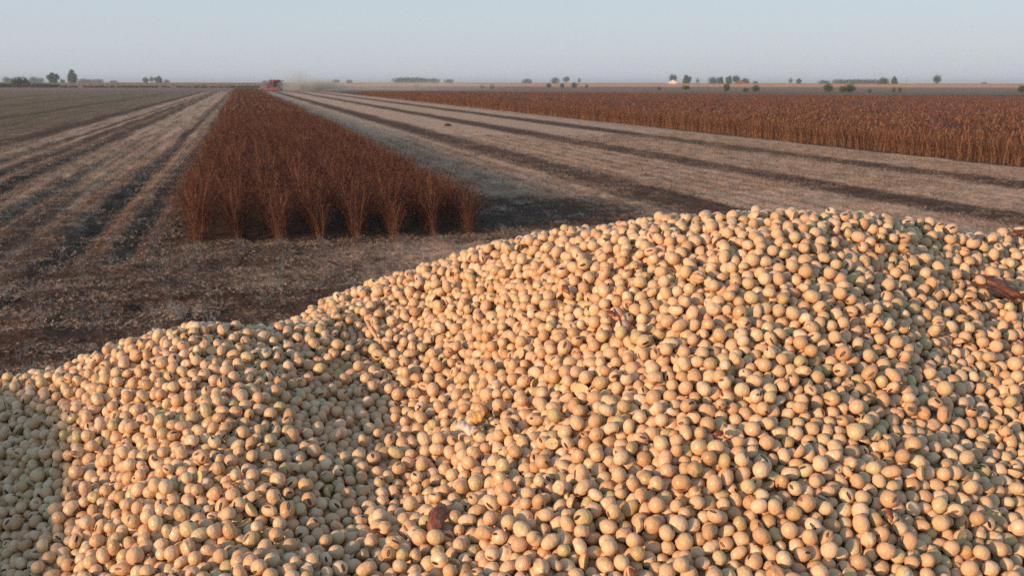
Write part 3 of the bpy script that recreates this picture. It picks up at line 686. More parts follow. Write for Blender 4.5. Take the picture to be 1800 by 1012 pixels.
# ------------------------------------------------------------------ shape of the heap: thin plate spline through measured points and an added shade-casting hump out of view
ridge = [(0, 677.4, 0.7), (130, 644.3, 0.665), (300, 580.2, 0.64), (400, 583, 0.63), (470, 589, 0.645), (560, 537.6, 0.76), (620, 517.4, 0.755), (700, 491.8, 0.735), (800, 458.6, 0.71), (900, 431.0, 0.68), (1000, 421.8, 0.65), (1150, 402.5, 0.61), (1300, 397.8, 0.59), (1420, 379.8, 0.59), (1560, 399.4, 0.61), (1650, 408.0, 0.645), (1800, 413.8, 0.69)]
inner = [(430,600,.72),(480,590,.73),(510,575,.74),(520,585,.665),(0,820,.58),(0,1012,.49),(130,800,.55),(130,1012,.465),(300,700,.562),(300,850,.485),(300,1012,.425),(450,690,.552),(450,850,.474),(450,1012,.408),
(560,582,.66),(610,590,.658),(655,650,.617),(700,740,.560),(760,860,.482),(800,1012,.406),(600,800,.520),(620,920,.461),(580,690,.583),
(700,560,.675),(800,560,.645),(800,650,.59),(900,520,.605),(900,650,.545),(900,800,.475),(920,1012,.395),(1150,500,.545),(1150,650,.485),(1150,820,.435),(1150,1012,.39),
(1400,480,.53),(1400,650,.475),(1400,820,.43),(1400,1012,.388),(1700,480,.595),(1700,650,.51),(1700,820,.45),(1700,1012,.40)]
CP = [unproj(*p) for p in ridge + inner]
for p in ridge:
    q = unproj(*p); r_ = math.hypot(q[0], q[1]); s = q[2] / r_; d = q[:2] / r_
    for dd, dz in ((.12, .022), (.3, .11), (.5, .22)):
        if p[0] in (400, 470) and dd > .11: continue
        CP.append(np.array([*(q[:2] + d * dd), q[2] + s * dd - dz]))
for x in (-.35, -.1, .15, .4): CP.append(np.array([x, .16, -.30])); CP.append(np.array([x, -.2, -.42]))
for q in ((-.62,.0,-.17),(-.66,.27,-.108),(-.70,.42,-.148),(-.47,.1,-.22),(-.42,.42,-.235),(-.95,.2,-.30),(-.9,.9,-.42),(-.55,-.25,-.24),(.8,.4,-.16),(1.1,.4,-.3),(.9,.9,-.36),(.8,0,-.3),(-1,-.4,-.4)): CP.append(np.array(q, float))  # leading points raise an unseen left hump, added to shade the heap's left corner
CP = np.array(CP)
def Uk(d2): return np.where(d2 > 0, d2 * np.log(np.maximum(d2, 1e-12)), 0)
n = len(CP); K = Uk(((CP[:, None, :2] - CP[None, :, :2]) ** 2).sum(2)) + 2e-4 * np.eye(n); Q = np.c_[np.ones(n), CP[:, :2]]
TW = np.linalg.solve(np.block([[K, Q], [Q.T, np.zeros((3, 3))]]), np.r_[CP[:, 2], 0, 0, 0])
HS = .01; hx = np.arange(X0, X1 + .02, HS); hy = np.arange(Y0, Y1 + .02, HS)
HX, HY = np.meshgrid(hx, hy); HG = TW[-3] + TW[-2] * HX + TW[-1] * HY
for i in range(n): HG = HG + TW[i] * Uk((HX - CP[i, 0]) ** 2 + (HY - CP[i, 1]) ** 2)
edge = np.minimum.reduce([HX - X0 - .05, X1 - .05 - HX, HY - Y0 - .05, Y1 - .05 - HY])
HG = np.minimum(np.clip(HG, -.75, -.05), -.53 + 1.4 * np.clip(edge, 0, 1))
HG = HG + .006 * (vnoise(HX * 22, HY * 22, 41) - .5) + .005 * (vnoise(HX * 9, HY * 9, 42) - .5)
def H(x, y):
    fx = np.clip((x - hx[0]) / HS, 0, len(hx) - 1.001); fy = np.clip((y - hy[0]) / HS, 0, len(hy) - 1.001)
    i = fx.astype(int); j = fy.astype(int); a = fx - i; b = fy - j
    return (HG[j, i]*(1-a) + HG[j, i+1]*a)*(1-b) + (HG[j+1, i]*(1-a) + HG[j+1, i+1]*a)*b
def Hn(x, y):
    e = .006; gx_ = (H(x+e, y) - H(x-e, y)) / (2*e); gy_ = (H(x, y+e) - H(x, y-e)) / (2*e)
    nn = np.stack([-gx_, -gy_, np.ones_like(gx_)], 1); return nn / np.linalg.norm(nn, axis=1, keepdims=True)
def project(p):
    """heap frame -> photo pixel and depth"""
    t = p[:, 1] * ct - p[:, 2] * st_; up_ = p[:, 1] * st_ + p[:, 2] * ct
    return 900 + F * p[:, 0] / t, 506 - F * up_ / t, t

# bed under the beans, its colour darkened to stand for shade in the gaps
coat = lambda t: t.ramp(t.rand(), [(0, (.53, .325, .18)), (.2, (.62, .40, .24)), (.45, (.68, .455, .29)), (.65, (.60, .43, .26)), (.82, (.75, .545, .38)), (.93, (.52, .43, .23)), (1, (.47, .28, .15))])
bed_m, N, L, b = new_mat('soybean_bed', .6, .3); t = NT(bed_m)
vo = N.new('ShaderNodeTexVoronoi'); L.new(t.obj(), vo.inputs['Vector']); vo.inputs['Scale'].default_value = 150
L.new(t.mix(t.noise(t.obj(), 120, 3), (.26, .17, .09), (.40, .28, .16)), b.inputs['Base Color'])
L.new(t.bump(t.m('SUBTRACT', 1.0, vo.outputs['Distance']), 1.0, .006), b.inputs['Normal'])
NEAR = lambda x, y, m: (y > .29 - m) & (np.abs(x) < .514 * np.maximum(y, .3) + .05 + m) & (y < .92 + m * .5)
drop = np.where(NEAR(HX, HY, -.01), .017, .0045)
nx, ny = len(hx), len(hy); ii = (np.arange(ny-1)[:, None]*nx + np.arange(nx-1)[None, :]).ravel()
inb = ((HX > X0 + .04) & (HX < X1 - .04) & (HY > Y0 + .04) & (HY < Y1 - .04)).ravel(); ff = np.stack([ii, ii+1, ii+nx+1, ii+nx], 1); ff = ff[inb[ff].all(1)]

# beans: spheres settled on the slope by relaxation (contacts pushed apart, pulled down the surface normal)
D = .0145; SPC = .0066
xs = rng.uniform(-.66, .66, 90000); ys = rng.uniform(.28, 1.0, 90000)
k = NEAR(xs, ys, 0.0); xs, ys = xs[k], ys[k]
area = (1.32 * .72) * k.mean(); cnt = int(area * 1.12 * 2.75 / (.86 * SPC ** 2)); xs, ys = xs[:cnt], ys[:cnt]
rad = np.clip(rng.normal(.00335, .00028, len(xs)), .0025, .0041); rad[rng.random(len(xs)) < .06] *= .8
nr = Hn(xs, ys); s0 = rng.uniform(-D, .009, len(xs)); Pp = np.stack([xs, ys, H(xs, ys)], 1) + nr * s0[:, None]
cell = .0086
def pairs(P):
    c = np.floor((P - P.min(0)) / cell).astype(np.int64) + 1; dim = c.max(0) + 2
    key = (c[:, 0] * dim[1] + c[:, 1]) * dim[2] + c[:, 2]; o = np.argsort(key, kind='stable'); ks = key[o]
    A, B = [], []
    offs = [(0,0,0)] + [(dx, dy, dz) for dx in (-1,0,1) for dy in (-1,0,1) for dz in (-1,0,1) if (dx, dy, dz) > (0,0,0)]
    for off in offs:
        nk = ks + (off[0] * dim[1] + off[1]) * dim[2] + off[2]
        lo = np.searchsorted(ks, nk, 'left'); hi = np.searchsorted(ks, nk, 'right'); c_ = hi - lo
        a = np.repeat(np.arange(len(ks)), c_); st2 = np.repeat(lo - np.r_[0, np.cumsum(c_)[:-1]], c_); b_ = st2 + np.arange(len(a))
        if off == (0,0,0): m = a < b_; a, b_ = a[m], b_[m]
        A.append(o[a]); B.append(o[b_])
    A = np.concatenate(A); B = np.concatenate(B); d = P[A] - P[B]
    m = (d * d).sum(1) < (.0100) ** 2; return A[m], B[m]
NIT = 110; npn = len(Pp)
for it in range(NIT):
    if it % 5 == 0: A, B = pairs(Pp)
    if it < 90: Pp -= nr * (.00034 if it < 60 else .00012)
    for _ in range(1):
        d = Pp[A] - Pp[B]; l = np.sqrt((d * d).sum(1)) + 1e-9; pen = rad[A] + rad[B] - l; m = pen > 0
        a, b_, mv = A[m], B[m], (d[m] / l[m, None]) * (pen[m, None] * .5)
        dx = np.stack([np.bincount(a, mv[:, i], npn) - np.bincount(b_, mv[:, i], npn) for i in range(3)], 1)
        cn_ = np.bincount(a, minlength=npn) + np.bincount(b_, minlength=npn)
        Pp += dx * (1.5 / np.maximum(cn_, 1))[:, None] * np.where(cn_ > 1, 1.0, .66)[:, None]
    if it % 10 == 0: nr = Hn(Pp[:, 0], Pp[:, 1])
    s = (Pp[:, 2] - H(Pp[:, 0], Pp[:, 1])) * nr[:, 2]; low = np.maximum(0, -D - s); Pp += nr * low[:, None]
s = (Pp[:, 2] - H(Pp[:, 0], Pp[:, 1])) * nr[:, 2]
# lift so that the uppermost beans lie on the measured surface
cellk = (np.floor(Pp[:, 0] / .02) * 1000 + np.floor(Pp[:, 1] / .02)).astype(int); uq, inv = np.unique(cellk, return_inverse=True)
tops = np.full(len(uq), -9.0); np.maximum.at(tops, inv, s); shift = -np.median(tops) + .0008
Pp[:, 2] += shift; print('beans', npn, 'shift', shift, 'area', area, 's', np.percentile(s, [1, 50, 99]), 't', round(time.time() - T0, 1))
fl = s > np.percentile(s, 99.97) + .004; Pp, rad, s = Pp[~fl], rad[~fl], s[~fl]
drop = np.where(NEAR(HX, HY, -.01), D - shift + .0005, .0045)

# debris lying on the heap pushes a few beans aside
def surf(u, v):
    a = (u - 900) / F; b = (v - 506) / F; ts = np.arange(.3, 1.2, .0005)
    h_ = (-ts * (st_ + b * ct)) < H(ts * a, ts * (ct - b * st_)); t = ts[h_.argmax()]
    return np.array([t * a, t * (ct - b * st_), -t * (st_ + b * ct)])

# bean meshes (unit radius; the seed's eye looks along +X)
def shape_pt(d, kind, prm):
    x, y, z = d; ax, ay, az = prm
    r = 1.0
    if kind == 'wrinkled': r = 1 - .07 * math.sin(5*y + 3*x) * math.cos(4*z + 2) - .05 * math.sin(9 * z + 4*y)
    if kind == 'dented': r = 1 - .22 * math.exp(-((z - .75)**2 + (y - .2)**2) * 5)
    flat = 1 - .09 * math.exp(-((y/.62)**2 + (z/.45)**2)) * max(0, x)            # slight saddle under the eye
    return (x * ax * r * flat, y * ay * r, z * az * r)
def bean_geo(nu, nv, kind, prm):
    v, f = uvs(nu, nv)
    if kind == 'split':
        vv = []
        for x, y, z in v:
            p = shape_pt((x, y, z), 'whole', prm)
            if p[2] > 0: rr = math.hypot(x, y); q = shape_pt((x / max(rr, 1e-6), y / max(rr, 1e-6), 0), 'whole', prm); k = min(1, rr); vv.append((q[0]*k*.99, q[1]*k*.99, .02 - .07 * (1 - k*k)))
            else: vv.append(p)
        return vv, f
    return [shape_pt(d, kind, prm) for d in v], f
def eye_geo(prm, kind='whole'):
    """the seed scar: a slim raised lens hugging the seed coat"""
    V_, F_ = [], []; n1, n2 = 14, 4
    A_, B_ = .49, .22
    for j in range(n2 + 1):
        for i in range(n1):
            a = 2*math.pi*i/n1; rr = j / n2; y = A_ * rr * math.cos(a); z = B_ * rr * math.sin(a) * (1 - .10 * abs(math.cos(a)))
            x = math.sqrt(max(0, 1 - y*y - z*z)); p = shape_pt((x, y, z), kind, prm); lift = 1.0 + .028 * (1 - rr ** 4) - (.004 if j == n2 else 0)
            if j == 0: lift -= .02
            V_.append((p[0] * lift, p[1] * lift, p[2] * lift))
    for j in range(n2):
        for i in range(n1): F_.append([j*n1 + i, j*n1 + (i+1) % n1, (j+1)*n1 + (i+1) % n1, (j+1)*n1 + i])
    return V_, F_
coat_m, N, L, b = new_mat('seed_coat', .40, .42); t = NT(coat_m)
o_ = t.obj(); base = coat(t)
base = t.mix(t.mr(t.noise(o_, 1.1, 4, .6), .45, .75, 0.0, .45), base, (.50, .31, .17))
rr_ = t.m('FRACT', t.m('MULTIPLY', t.rand(), 37.7))
sp = t.m('MULTIPLY', t.mr(t.noise(o_, 3.2, 5, .7), .63, .72), t.mr(rr_, .80, .86, 0.0, .8))
base = t.mix(sp, base, (.10, .055, .04))
xx = t.xyz(o_)[0]
base = t.mix(t.mr(xx, .80, 1.0, 0.0, .35), base, (.50, .26, .13))                # the coat browns round the eye
L.new(base, b.inputs['Base Color']); L.new(t.bump(t.noise(o_, 1.8, 2, .5), .14, .02), b.inputs['Normal'])
L.new(t.mr(t.noise(o_, 2.5, 3), .3, .7, .26, .42), b.inputs['Roughness'])
b.inputs['Subsurface Weight'].default_value = .0; b.inputs['Subsurface Radius'].default_value = (1.0, .5, .25); b.inputs['Subsurface Scale'].default_value = .0012
eye_m, N, L, b = new_mat('seed_eye', .55, .3); t = NT(eye_m)
o_ = t.obj(); X, Y, Z = t.xyz(o_)
slit = t.m('MULTIPLY', t.mr(t.m('ABSOLUTE', Z), .03, .09, 1.0, 0.0), t.mr(t.m('ABSOLUTE', Y), .22, .38, 1.0, 0.0))
dk = t.ramp(t.m('FRACT', t.m('MULTIPLY', t.rand(), 11.3)), [(0, (.020, .014, .014)), (.6, (.045, .028, .024)), (.85, (.12, .06, .04)), (1, (.20, .11, .07))])
L.new(t.mix(t.m('MULTIPLY', slit, t.m('FRACT', t.m('MULTIPLY', t.rand(), 53.1))), dk, (.30, .19, .14)), b.inputs['Base Color'])
cot_m, N, L, b = new_mat('split_face', .6, .3); t = NT(cot_m)
o_ = t.obj(); L.new(t.mix(t.noise(o_, 2.0, 4), (.58, .43, .22), (.70, .55, .33)), b.inputs['Base Color']); L.new(t.bump(t.noise(o_, 4, 4), .3, .08), b.inputs['Normal'])
KINDS = [('whole', (1.0, 1.06, .98)), ('whole', (.94, 1.14, .93)), ('whole', (.97, 1.22, .90)), ('whole', (1.02, 1.0, 1.0)), ('wrinkled', (.93, 1.15, .9)), ('dented', (.98, 1.08, .95)), ('split', (1.0, 1.15, .95)), ('whole', (.86, 1.30, .84))]
BODY, EYE, BP = [], [], []
for kind, prm in KINDS:
    v, f = bean_geo(28, 18, kind, prm); mats = [coat_m, cot_m]
    mi = [1 if (kind == 'split' and all(v[i][2] > -.08 for i in q)) else 0 for q in f]
    BODY.append(np_mesh('soybean', v, f, mats, True, mi))
    ve, fe = eye_geo(prm); EYE.append(np_mesh('eye', ve, fe, [eye_m], True) if kind != 'split' else None)
    v, f = bean_geo(20, 12, kind, prm); mi = [1 if (kind == 'split' and all(v[i][2] > -.08 for i in q)) else 0 for q in f]
    if kind != 'split': f = f + [[i + len(v) for i in q] for q in fe]; v = v + ve; mi = mi + [2] * len(fe)
    BP.append(proto('soybean_proto', np_mesh('soybean_all', v, f, mats + [eye_m], True, mi)))

# debris footprint
DEB = {'husk': surf(772, 925), 'pod': surf(1748, 512), 'flake': surf(826, 762), 'amber': surf(848, 742), 'sliver': surf(655, 588), 'twig': surf(1092, 568), 'bark': surf(1792, 420)}
def clear(P, a, rx):
    d = P - a; return ((d * d).sum(1) > rx * rx)
kp = np.ones(len(Pp), bool)
u_, v_, t_ = project(Pp)
def carve(kp, u0, v0, hw, hh, ang, tmax):
    du, dv = u_ - u0, v_ - v0; c_, s_ = math.cos(ang), math.sin(ang); a = du * c_ + dv * s_; b = -du * s_ + dv * c_
    return kp & ~(((a / hw) ** 2 + (b / hh) ** 2 < 1) & (np.abs(t_ - tmax) < .0065))
kp = carve(kp, 770, 928, 26, 13, math.radians(100), np.dot(DEB['husk'], (0, ct, -st_)))
kp = carve(kp, 1748, 510, 44, 13, math.radians(24), np.dot(DEB['pod'], (0, ct, -st_)))
Pp, rad = Pp[kp], rad[kp]

# the wider heap outside the picture: one settled layer
m_ = 60000; ox = rng.uniform(-.95, 1.0, m_); oy = rng.uniform(-.15, 1.15, m_)
gxx, gyy = np.meshgrid(np.arange(-.95, 1.0, .0070), np.arange(-.1, 1.15, .0061)); gxx = gxx + (np.arange(gxx.shape[0]) % 2)[:, None] * .0035
ox = (gxx + rng.normal(0, .0009, gxx.shape)).ravel(); oy = (gyy + rng.normal(0, .0009, gyy.shape)).ravel()
k = ~NEAR(ox, oy, -.004); ox, oy = ox[k], oy[k]
OP = np.stack([ox, oy, H(ox, oy) - .001 + rng.normal(0, .0013, len(ox))], 1); orad = np.clip(rng.normal(.0034, .0003, len(ox)), .0026, .0042)
AP = np.concatenate([Pp, OP]); AR = np.concatenate([rad, orad]); nA = len(AP)
kidx = rng.choice(8, nA, p=[.25, .20, .15, .14, .055, .055, .035, .115])
# random orientations
q = rng.normal(size=(nA, 4)); q /= np.linalg.norm(q, axis=1, keepdims=True)
w_, x_, y_, z_ = q.T
ex_ = np.stack([1 - 2*(y_*y_ + z_*z_), 2*(x_*y_ + w_*z_), 2*(x_*z_ - w_*y_)], 1)
up_n = np.stack([0*w_, 0*w_ - .6, 0*w_ + .8], 1); fl = ((ex_ * up_n).sum(1) > .25) & (rng.random(nA) < .28)
w_, x_, y_, z_ = [np.where(fl, n_, o_) for n_, o_ in zip((-z_, y_, -x_, w_), (w_, x_, y_, z_))]      # half of the eyes lie turned away, under the bean
ROT = np.stack([np.arctan2(2*(w_*x_ + y_*z_), 1 - 2*(x_*x_ + y_*y_)), np.arcsin(np.clip(2*(w_*y_ - z_*x_), -1, 1)), np.arctan2(2*(w_*z_ + x_*y_), 1 - 2*(y_*y_ + z_*z_))], 1)
SC = .965 * AR[:, None] * (1 + rng.normal(0, .03, (nA, 3)))
# which 300 show largest in the picture
u_, v_, t_ = project(AP); rpx = F * AR / t_ * .5; W_, H_ = 900, 506; buf = np.full((H_, W_), -1, np.int32)
cand = np.where((u_ > -30) & (u_ < 1830) & (v_ > 340) & (v_ < 1040) & (t_ > 0))[0]
for i in cand[np.argsort(-t_[cand])]:
    r_ = rpx[i]; cx_, cy_ = u_[i] / 2, v_[i] / 2; x0, x1 = max(0, int(cx_ - r_)), min(W_, int(cx_ + r_) + 2); y0, y1 = max(0, int(cy_ - r_)), min(H_, int(cy_ + r_) + 2)
    if x0 >= x1 or y0 >= y1: continue
    yy, xx_ = np.ogrid[y0:y1, x0:x1]; buf[y0:y1, x0:x1][(xx_ - cx_)**2 + (yy - cy_)**2 < r_*r_] = i
cntv = np.bincount(buf[buf >= 0], minlength=nA); big = np.argsort(-cntv)[:300]
print('visible beans', (cntv > 3).sum(), 'of', nA, 'smallest single', cntv[big[-1]], round(time.time() - T0, 1))
single = np.zeros(nA, bool); single[big] = True
# hidden deep beans are left out
vis_keep = ~single
AW = AP.copy(); cyw, syw = math.cos(-YAW), math.sin(-YAW)
heap_root = (0, 0, CAMZ)
heap = gn_scatter('soybean_heap', AP[vis_keep], ROT[vis_keep], SC[vis_keep], kidx[vis_keep], BP)
heap.location = heap_root; heap.rotation_euler = (0, 0, -YAW)
tag(heap, 'great heap of cream and tan harvested soybeans filling the foreground', 'soybeans', kind='stuff')
bed = link('bed', np_mesh('bed', np.stack([HX, HY, HG - drop], -1).reshape(-1, 3), ff, [bed_m]), heap)

gsb = 'single soybeans lying uppermost on the near part of the heap'
ONES = 'zeroth first second third fourth fifth sixth seventh eighth ninth tenth eleventh twelfth thirteenth fourteenth fifteenth sixteenth seventeenth eighteenth nineteenth'.split()
def ordw(k):
    if k < 20: return ONES[k]
    tens = 'x x twenty thirty forty fifty sixty seventy eighty ninety'.split()[k // 10]
    if k % 10 == 0: return tens[:-1] + 'ieth'
    return tens + '-' + ONES[k % 10]
rows_ = sorted(big, key=lambda i: -v_[i]); order = {}
for k_r in range(0, 300, 50):
    for j_, i in enumerate(sorted(rows_[k_r:k_r + 50], key=lambda i: u_[i])): order[i] = (k_r // 50 + 1, j_ + 1)
viewd = np.array([0, ct, -st_])
for i in sorted(big, key=lambda i: (-v_[i], u_[i])):
    kind = KINDS[kidx[i]][0]
    rm = Euler(ROT[i]).to_matrix(); wm = MW @ Vector(AP[i])
    o = link('soybean', BODY[kidx[i]]); o.matrix_world = MW @ Matrix.LocRotScale(Vector(AP[i]), Euler(ROT[i]), Vector(SC[i]))
    tocam = -Vector(AP[i]).normalized(); ex = rm @ Vector((1, 0, 0)); vis = ex.dot(tocam)
    if EYE[kidx[i]]: e = link('eye', EYE[kidx[i]], o)
    sz = 'large' if AR[i] > .0036 else 'small' if AR[i] < .0031 else 'medium'
    long_ax = abs((rm @ Vector((0, 1, 0))).dot(tocam)); asp = KINDS[kidx[i]][1][1] > 1.1 and long_ax < .7
    sh = {'wrinkled': 'wrinkled', 'dented': 'dented', 'split': 'split half'}.get(kind, 'oval' if asp else 'round')
    if kind == 'split': ey = 'no eye'
    elif vis > .35:
        ey = 'dark eye showing'
    else: ey = 'eye hidden'
    lab = '%s %s soybean, %s, %s from the left in the %s row up' % (sz, sh, ey, ordw(order[i][1]), ordw(order[i][0]))
    tag(o, lab, 'soybean', gsb)

# ------------------------------------------------------------------ bits of pod and chaff on the heap
def frame_at(p, ang, lift=.0035):
    """matrix: local x along the given picture angle, z out of the heap surface"""
    n_ = Hn(np.array([p[0]]), np.array([p[1]]))[0]; Zv = Vector(n_)
    vd = Vector(p).normalized(); Zv = (Zv - vd * .55).normalized(); img = Vector((math.cos(ang), 0, 0)) - Vector((0, st_, ct)) * math.sin(ang)
    Xv = Zv.cross(vd.cross(img)).normalized(); Xv = Xv if Xv.dot(img) > 0 else -Xv; Yv = Zv.cross(Xv)
    M = Matrix((Xv, Yv, Zv)).transposed().to_4x4(); return MW @ Matrix.Translation(Vector(p) + Zv * lift) @ M
def shell(ln, wd, arch, thick, prof, nu=26, nv=12, ripple=.06, seed=0, curl=0.0):
    """a curved dry husk with thickness; prof(s) gives the width 0..1 along it"""
    r = random.Random(seed); top, bot = [], []
    for i in range(nu + 1):
        s_ = i / nu; wv = wd * .5 * prof(s_)
        for j in range(nv + 1):
            a = -1 + 2 * j / nv; x = (s_ - .5) * ln; y = a * wv
            z = arch * (1 - a*a) * (.35 + .65 * math.sin(math.pi * min(1, max(0, s_)))) + curl * ln * (s_ - .5) ** 2
            z += ripple * wd * math.sin(7*s_*3.1 + a*4 + seed) * .5 + r.gauss(0, .012) * wd
            top.append((x, y, z)); bot.append((x, y * .97, z - thick))
    n0 = len(top); v = top + bot; f = []
    for i in range(nu):
        for j in range(nv):
            q = i*(nv+1) + j; f.append([q, q+nv+1, q+nv+2, q+1]); f.append([n0+q, n0+q+1, n0+q+nv+2, n0+q+nv+1])
    for i in range(nu):
        for j in (0, nv):
            q = i*(nv+1) + j; g = [q, q+nv+1, n0+q+nv+1, n0+q]; f.append(g if j else g[::-1])
    for j in range(nv):
        for i in (0, nu):
            q = i*(nv+1) + j; g = [q, q+1, n0+q+1, n0+q]; f.append(g if i == 0 else g[::-1])
    return v, f
def husk_mat(name, c1, c2, c3, rough=.5, scale=300):
    m, N, L, b = new_mat(name, rough, .4); t = NT(m); o_ = t.obj()
    nn = t.noise(t.vscale(o_, (.5, 1.6, 1)), scale, 5, .65)
    L.new(t.ramp(nn, [(.3, c1), (.5, c2), (.72, c3)]), b.inputs['Base Color']); L.new(t.bump(t.noise(t.vscale(o_, (.35, 2, 1)), scale * 2.2, 4), .5, .0006), b.inputs['Normal'])
    return m
husk_m = husk_mat('brown_husk', (.07, .020, .014), (.17, .055, .035), (.36, .19, .12), .42)
pod_m2 = husk_mat('pod_skin', (.05, .018, .012), (.11, .042, .026), (.24, .12, .075), .5)
chaff_m = husk_mat('white_chaff', (.38, .33, .29), (.55, .49, .44), (.68, .62, .57), .5)
amber_m = husk_mat('amber_flake', (.42, .23, .07), (.55, .33, .12), (.64, .44, .22), .35)
sliver_m = husk_mat('straw_sliver', (.40, .19, .10), (.60, .33, .20), (.72, .48, .34), .6)
leafp = lambda s: (math.sin(math.pi * min(1, s * .96 + .04) ** .8) ** .75) * (1 - .12 * math.sin(s * 17))
v, f = shell(.0225, .0088, .0030, .0003, leafp, seed=3, ripple=.05, curl=-.5)
o = link('husk_piece', np_mesh('husk', v, f, [husk_m])); o.matrix_world = frame_at(DEB['husk'], math.radians(103), .0042)
tag(o, 'glossy dark red brown husk piece lying among beans near the bottom edge', 'husk')
# opened pod: two halves joined at one end, a bean inside
pe = bpy.data.objects.new('seed_pod', None); C.objects.link(pe); pe.matrix_world = frame_at(DEB['pod'], math.radians(24), .0045); pe.empty_display_size = .01
tag(pe, 'split brown seed pod lying open near the right edge of the heap', 'seed pod')
podp = lambda s: (math.sin(math.pi * (s * .94 + .03)) ** .55) * (1 - .10 * math.cos(s * 19))
v, f = shell(.031, .0068, .0028, .0003, podp, seed=5, ripple=.04, curl=-.35); hp = link('pod_half', np_mesh('pod_half', v, f, [pod_m2]), pe); hp.rotation_euler = (.45, 0, 0); hp.location = (0, .0012, .0006)
v, f = shell(.029, .0054, .0022, .0003, podp, seed=9, ripple=.05, curl=-.5); hp = link('pod_half', np_mesh('pod_half', v, f, [pod_m2]), pe); hp.rotation_euler = (-.9, .05, .12); hp.location = (-.001, -.0028, .0002)
mb = MB(); mb.tube([(.012, .002, .002), (.016, .0035, .0042), (.0195, .0015, .0038), (.023, -.003, .001)], [.0006, .0006, .0005, .0003], 6); mb.build('pod_stalk', sliver_m, pe, True)
o = link('soybean', BODY[2]); M = frame_at(DEB['pod'], math.radians(24), .0045); o.matrix_world = M @ Matrix.LocRotScale(Vector((-.0095, -.0010, .0012)), Euler((.3, .2, 1.4)), Vector((.0030, .0030, .0028)))
link('eye', EYE[2], o); tag(o, 'pale soybean still lodged in the open brown pod at the right', 'soybean')
rect = lambda s: .86 + .14 * math.sin(s * 9)
v, f = shell(.0118, .0064, .0024, .0003, rect, seed=11, ripple=.09, curl=0); o = link('chaff_piece', np_mesh('chaff', v, f, [chaff_m])); o.matrix_world = frame_at(DEB['flake'], math.radians(28), .0055)
tag(o, 'white papery chaff piece lying just below an amber flake', 'chaff')
v, f = shell(.0085, .0078, .0022, .0004, leafp, seed=13, ripple=.035, curl=.6); o = link('seed_flake', np_mesh('flake', v, f, [amber_m])); o.matrix_world = frame_at(DEB['amber'], math.radians(-20), .0052)
tag(o, 'amber yellow broken flake lying above the white chaff piece', 'flake')
v, f = shell(.019, .0030, .0012, .0003, lambda s: .55 + .45 * math.sin(math.pi * s), seed=15, ripple=.05); o = link('straw_sliver', np_mesh('sliver', v, f, [sliver_m])); o.matrix_world = frame_at(DEB['sliver'], math.radians(58), .0050)
tag(o, 'pinkish straw sliver at the dip between the two mounds', 'straw')
mb = MB(); mb.tube([(-.007, 0, 0), (0, .0008, .0012), (.007, -.0006, .0002)], [.0005, .0006, .0003], 7); o = mb.build('twig', husk_m, None, True); o.matrix_world = frame_at(DEB['twig'], math.radians(65), .0048)
tag(o, 'thin dark twig on the middle of the right mound', 'twig')
v, f = shell(.016, .0055, .0024, .0005, lambda s: (math.sin(math.pi * (s * .9 + .05)) ** .6) * (1 - .18 * math.sin(s * 13)), seed=17, ripple=.08); o = link('bark_piece', np_mesh('bark_piece', v, f, [pod_m2])); o.matrix_world = frame_at(DEB['bark'], math.radians(-8), .0055)
tag(o, 'brown curled stalk piece on the crest at the right edge', 'stalk')
chip_where = ['dark husk chip high on the left face of the right mound', 'dark husk chip low in the middle of the right mound', 'pale husk chip on the lower centre of the left mound',
 'dark husk chip in the lower right part of the heap near the bottom', 'dark husk chip beside the thin twig', 'pale husk chip near the crest of the right mound', 'pale husk chip halfway between crest and open pod',
 'pale husk chip at the shade line on the far left', 'dark husk chip close right of the topmost left-face chip', 'pale husk chip on the right side below the open pod', 'pale husk chip near the middle of the left mound',
 'pale husk chip just left of the dip between the mounds', 'pale husk chip low on the heap right of the dark red husk']
tiny = [(938, 502, 'husk'), (1262, 770, 'husk'), (405, 862, 'pale'), (1560, 912, 'husk'), (1080, 560, 'husk'), (1230, 495, 'pale'), (1540, 575, 'pale'), (130, 805, 'pale'), (1000, 515, 'husk'), (1570, 730, 'pale'), (262, 745, 'pale'), (560, 640, 'pale'), (1130, 880, 'pale')]
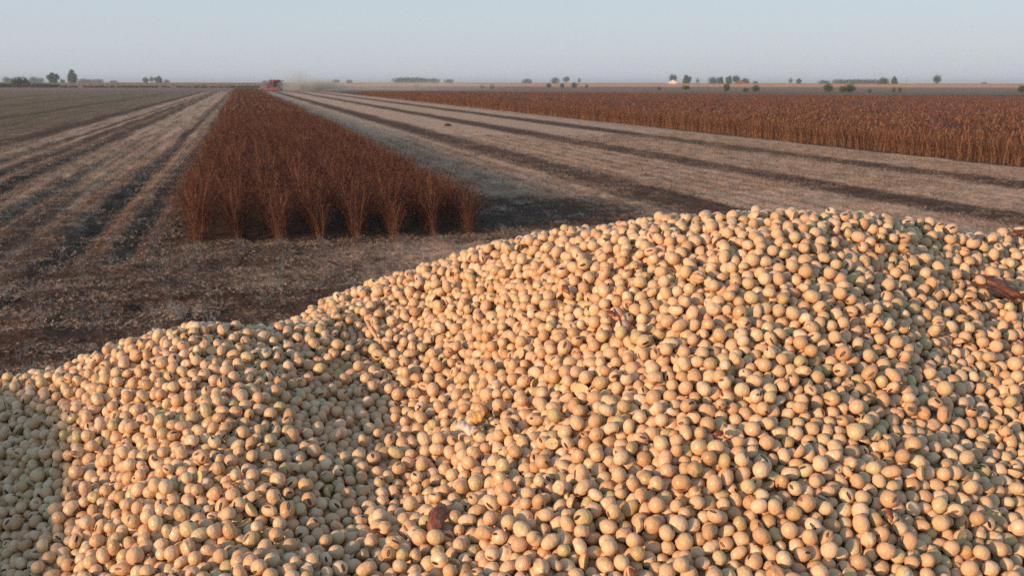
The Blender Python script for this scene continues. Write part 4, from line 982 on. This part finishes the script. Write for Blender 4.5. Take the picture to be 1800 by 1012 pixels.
for k, (u, v0, kd) in enumerate(tiny):
    p_ = surf(u, v0); v, f = shell(random.uniform(.005, .0075), random.uniform(.0028, .0045), .0012, .0003, leafp, nu=12, nv=6, seed=30 + k, ripple=.12)
    o = link('husk_chip', np_mesh('chip', v, f, [husk_m if kd == 'husk' else sliver_m])); o.matrix_world = frame_at(p_, random.uniform(0, 3), .0048)
    tag(o, chip_where[k], 'husk chip', 'small husk chips scattered on the heap')

# fine chaff and broken skins sifted through the heap
cb_ = []
for k in range(4):
    v, f = shell(1.0, random.uniform(.3, .8), .25, .06, leafp, nu=7, nv=4, seed=70 + k, ripple=.15); cb_.append(proto('chaff_proto', np_mesh('chaff_bit', v, f, [(husk_m, sliver_m, chaff_m, sliver_m)[k]])))
top_i = np.where((cntv > 25) & ~single)[0]; pk = rng.choice(top_i, 420, replace=False)
tow = -AP[pk] / np.linalg.norm(AP[pk], axis=1, keepdims=True) * .5 + np.array([0, 0, .8]); tow /= np.linalg.norm(tow, axis=1, keepdims=True)
side = rng.normal(size=(420, 3)); side /= np.linalg.norm(side, axis=1, keepdims=True); dirn = tow + .8 * side; dirn /= np.linalg.norm(dirn, axis=1, keepdims=True)
cpos = AP[pk] + dirn * AR[pk][:, None] * .98
cs = np.clip(rng.lognormal(-6.1, .45, 420), .0010, .0048)
crot = np.stack([rng.normal(0, .5, 420), rng.normal(0, .5, 420), rng.uniform(0, 6.28, 420)], 1)
cbo = gn_scatter('chaff_bits', cpos, crot, cs[:, None] * np.ones(3), rng.choice(4, 420, p=[.2, .35, .2, .25]), cb_); cbo.location = heap_root; cbo.rotation_euler = (0, 0, -YAW)
tag(cbo, 'fine chaff and broken seed skins sifted through the heap', 'chaff', kind='stuff')

# ------------------------------------------------------------------ haze
hm = bpy.data.materials.new('haze'); hm.use_nodes = True; N = hm.node_tree.nodes; N.remove(N['Principled BSDF'])
pv = N.new('ShaderNodeVolumePrincipled'); pv.inputs['Color'].default_value = (.66, .82, 1.0, 1); pv.inputs['Density'].default_value = .00026; pv.inputs['Anisotropy'].default_value = .0
hm.node_tree.links.new(pv.outputs[0], N['Material Output'].inputs['Volume'])
hz_ = MB().box(-7500, 7500, -3500, 12500, -1.3, 22).build('haze', hm); tag(hz_, 'thin evening haze over the fields', 'haze', kind='stuff')
print('script', round(time.time() - T0, 1))
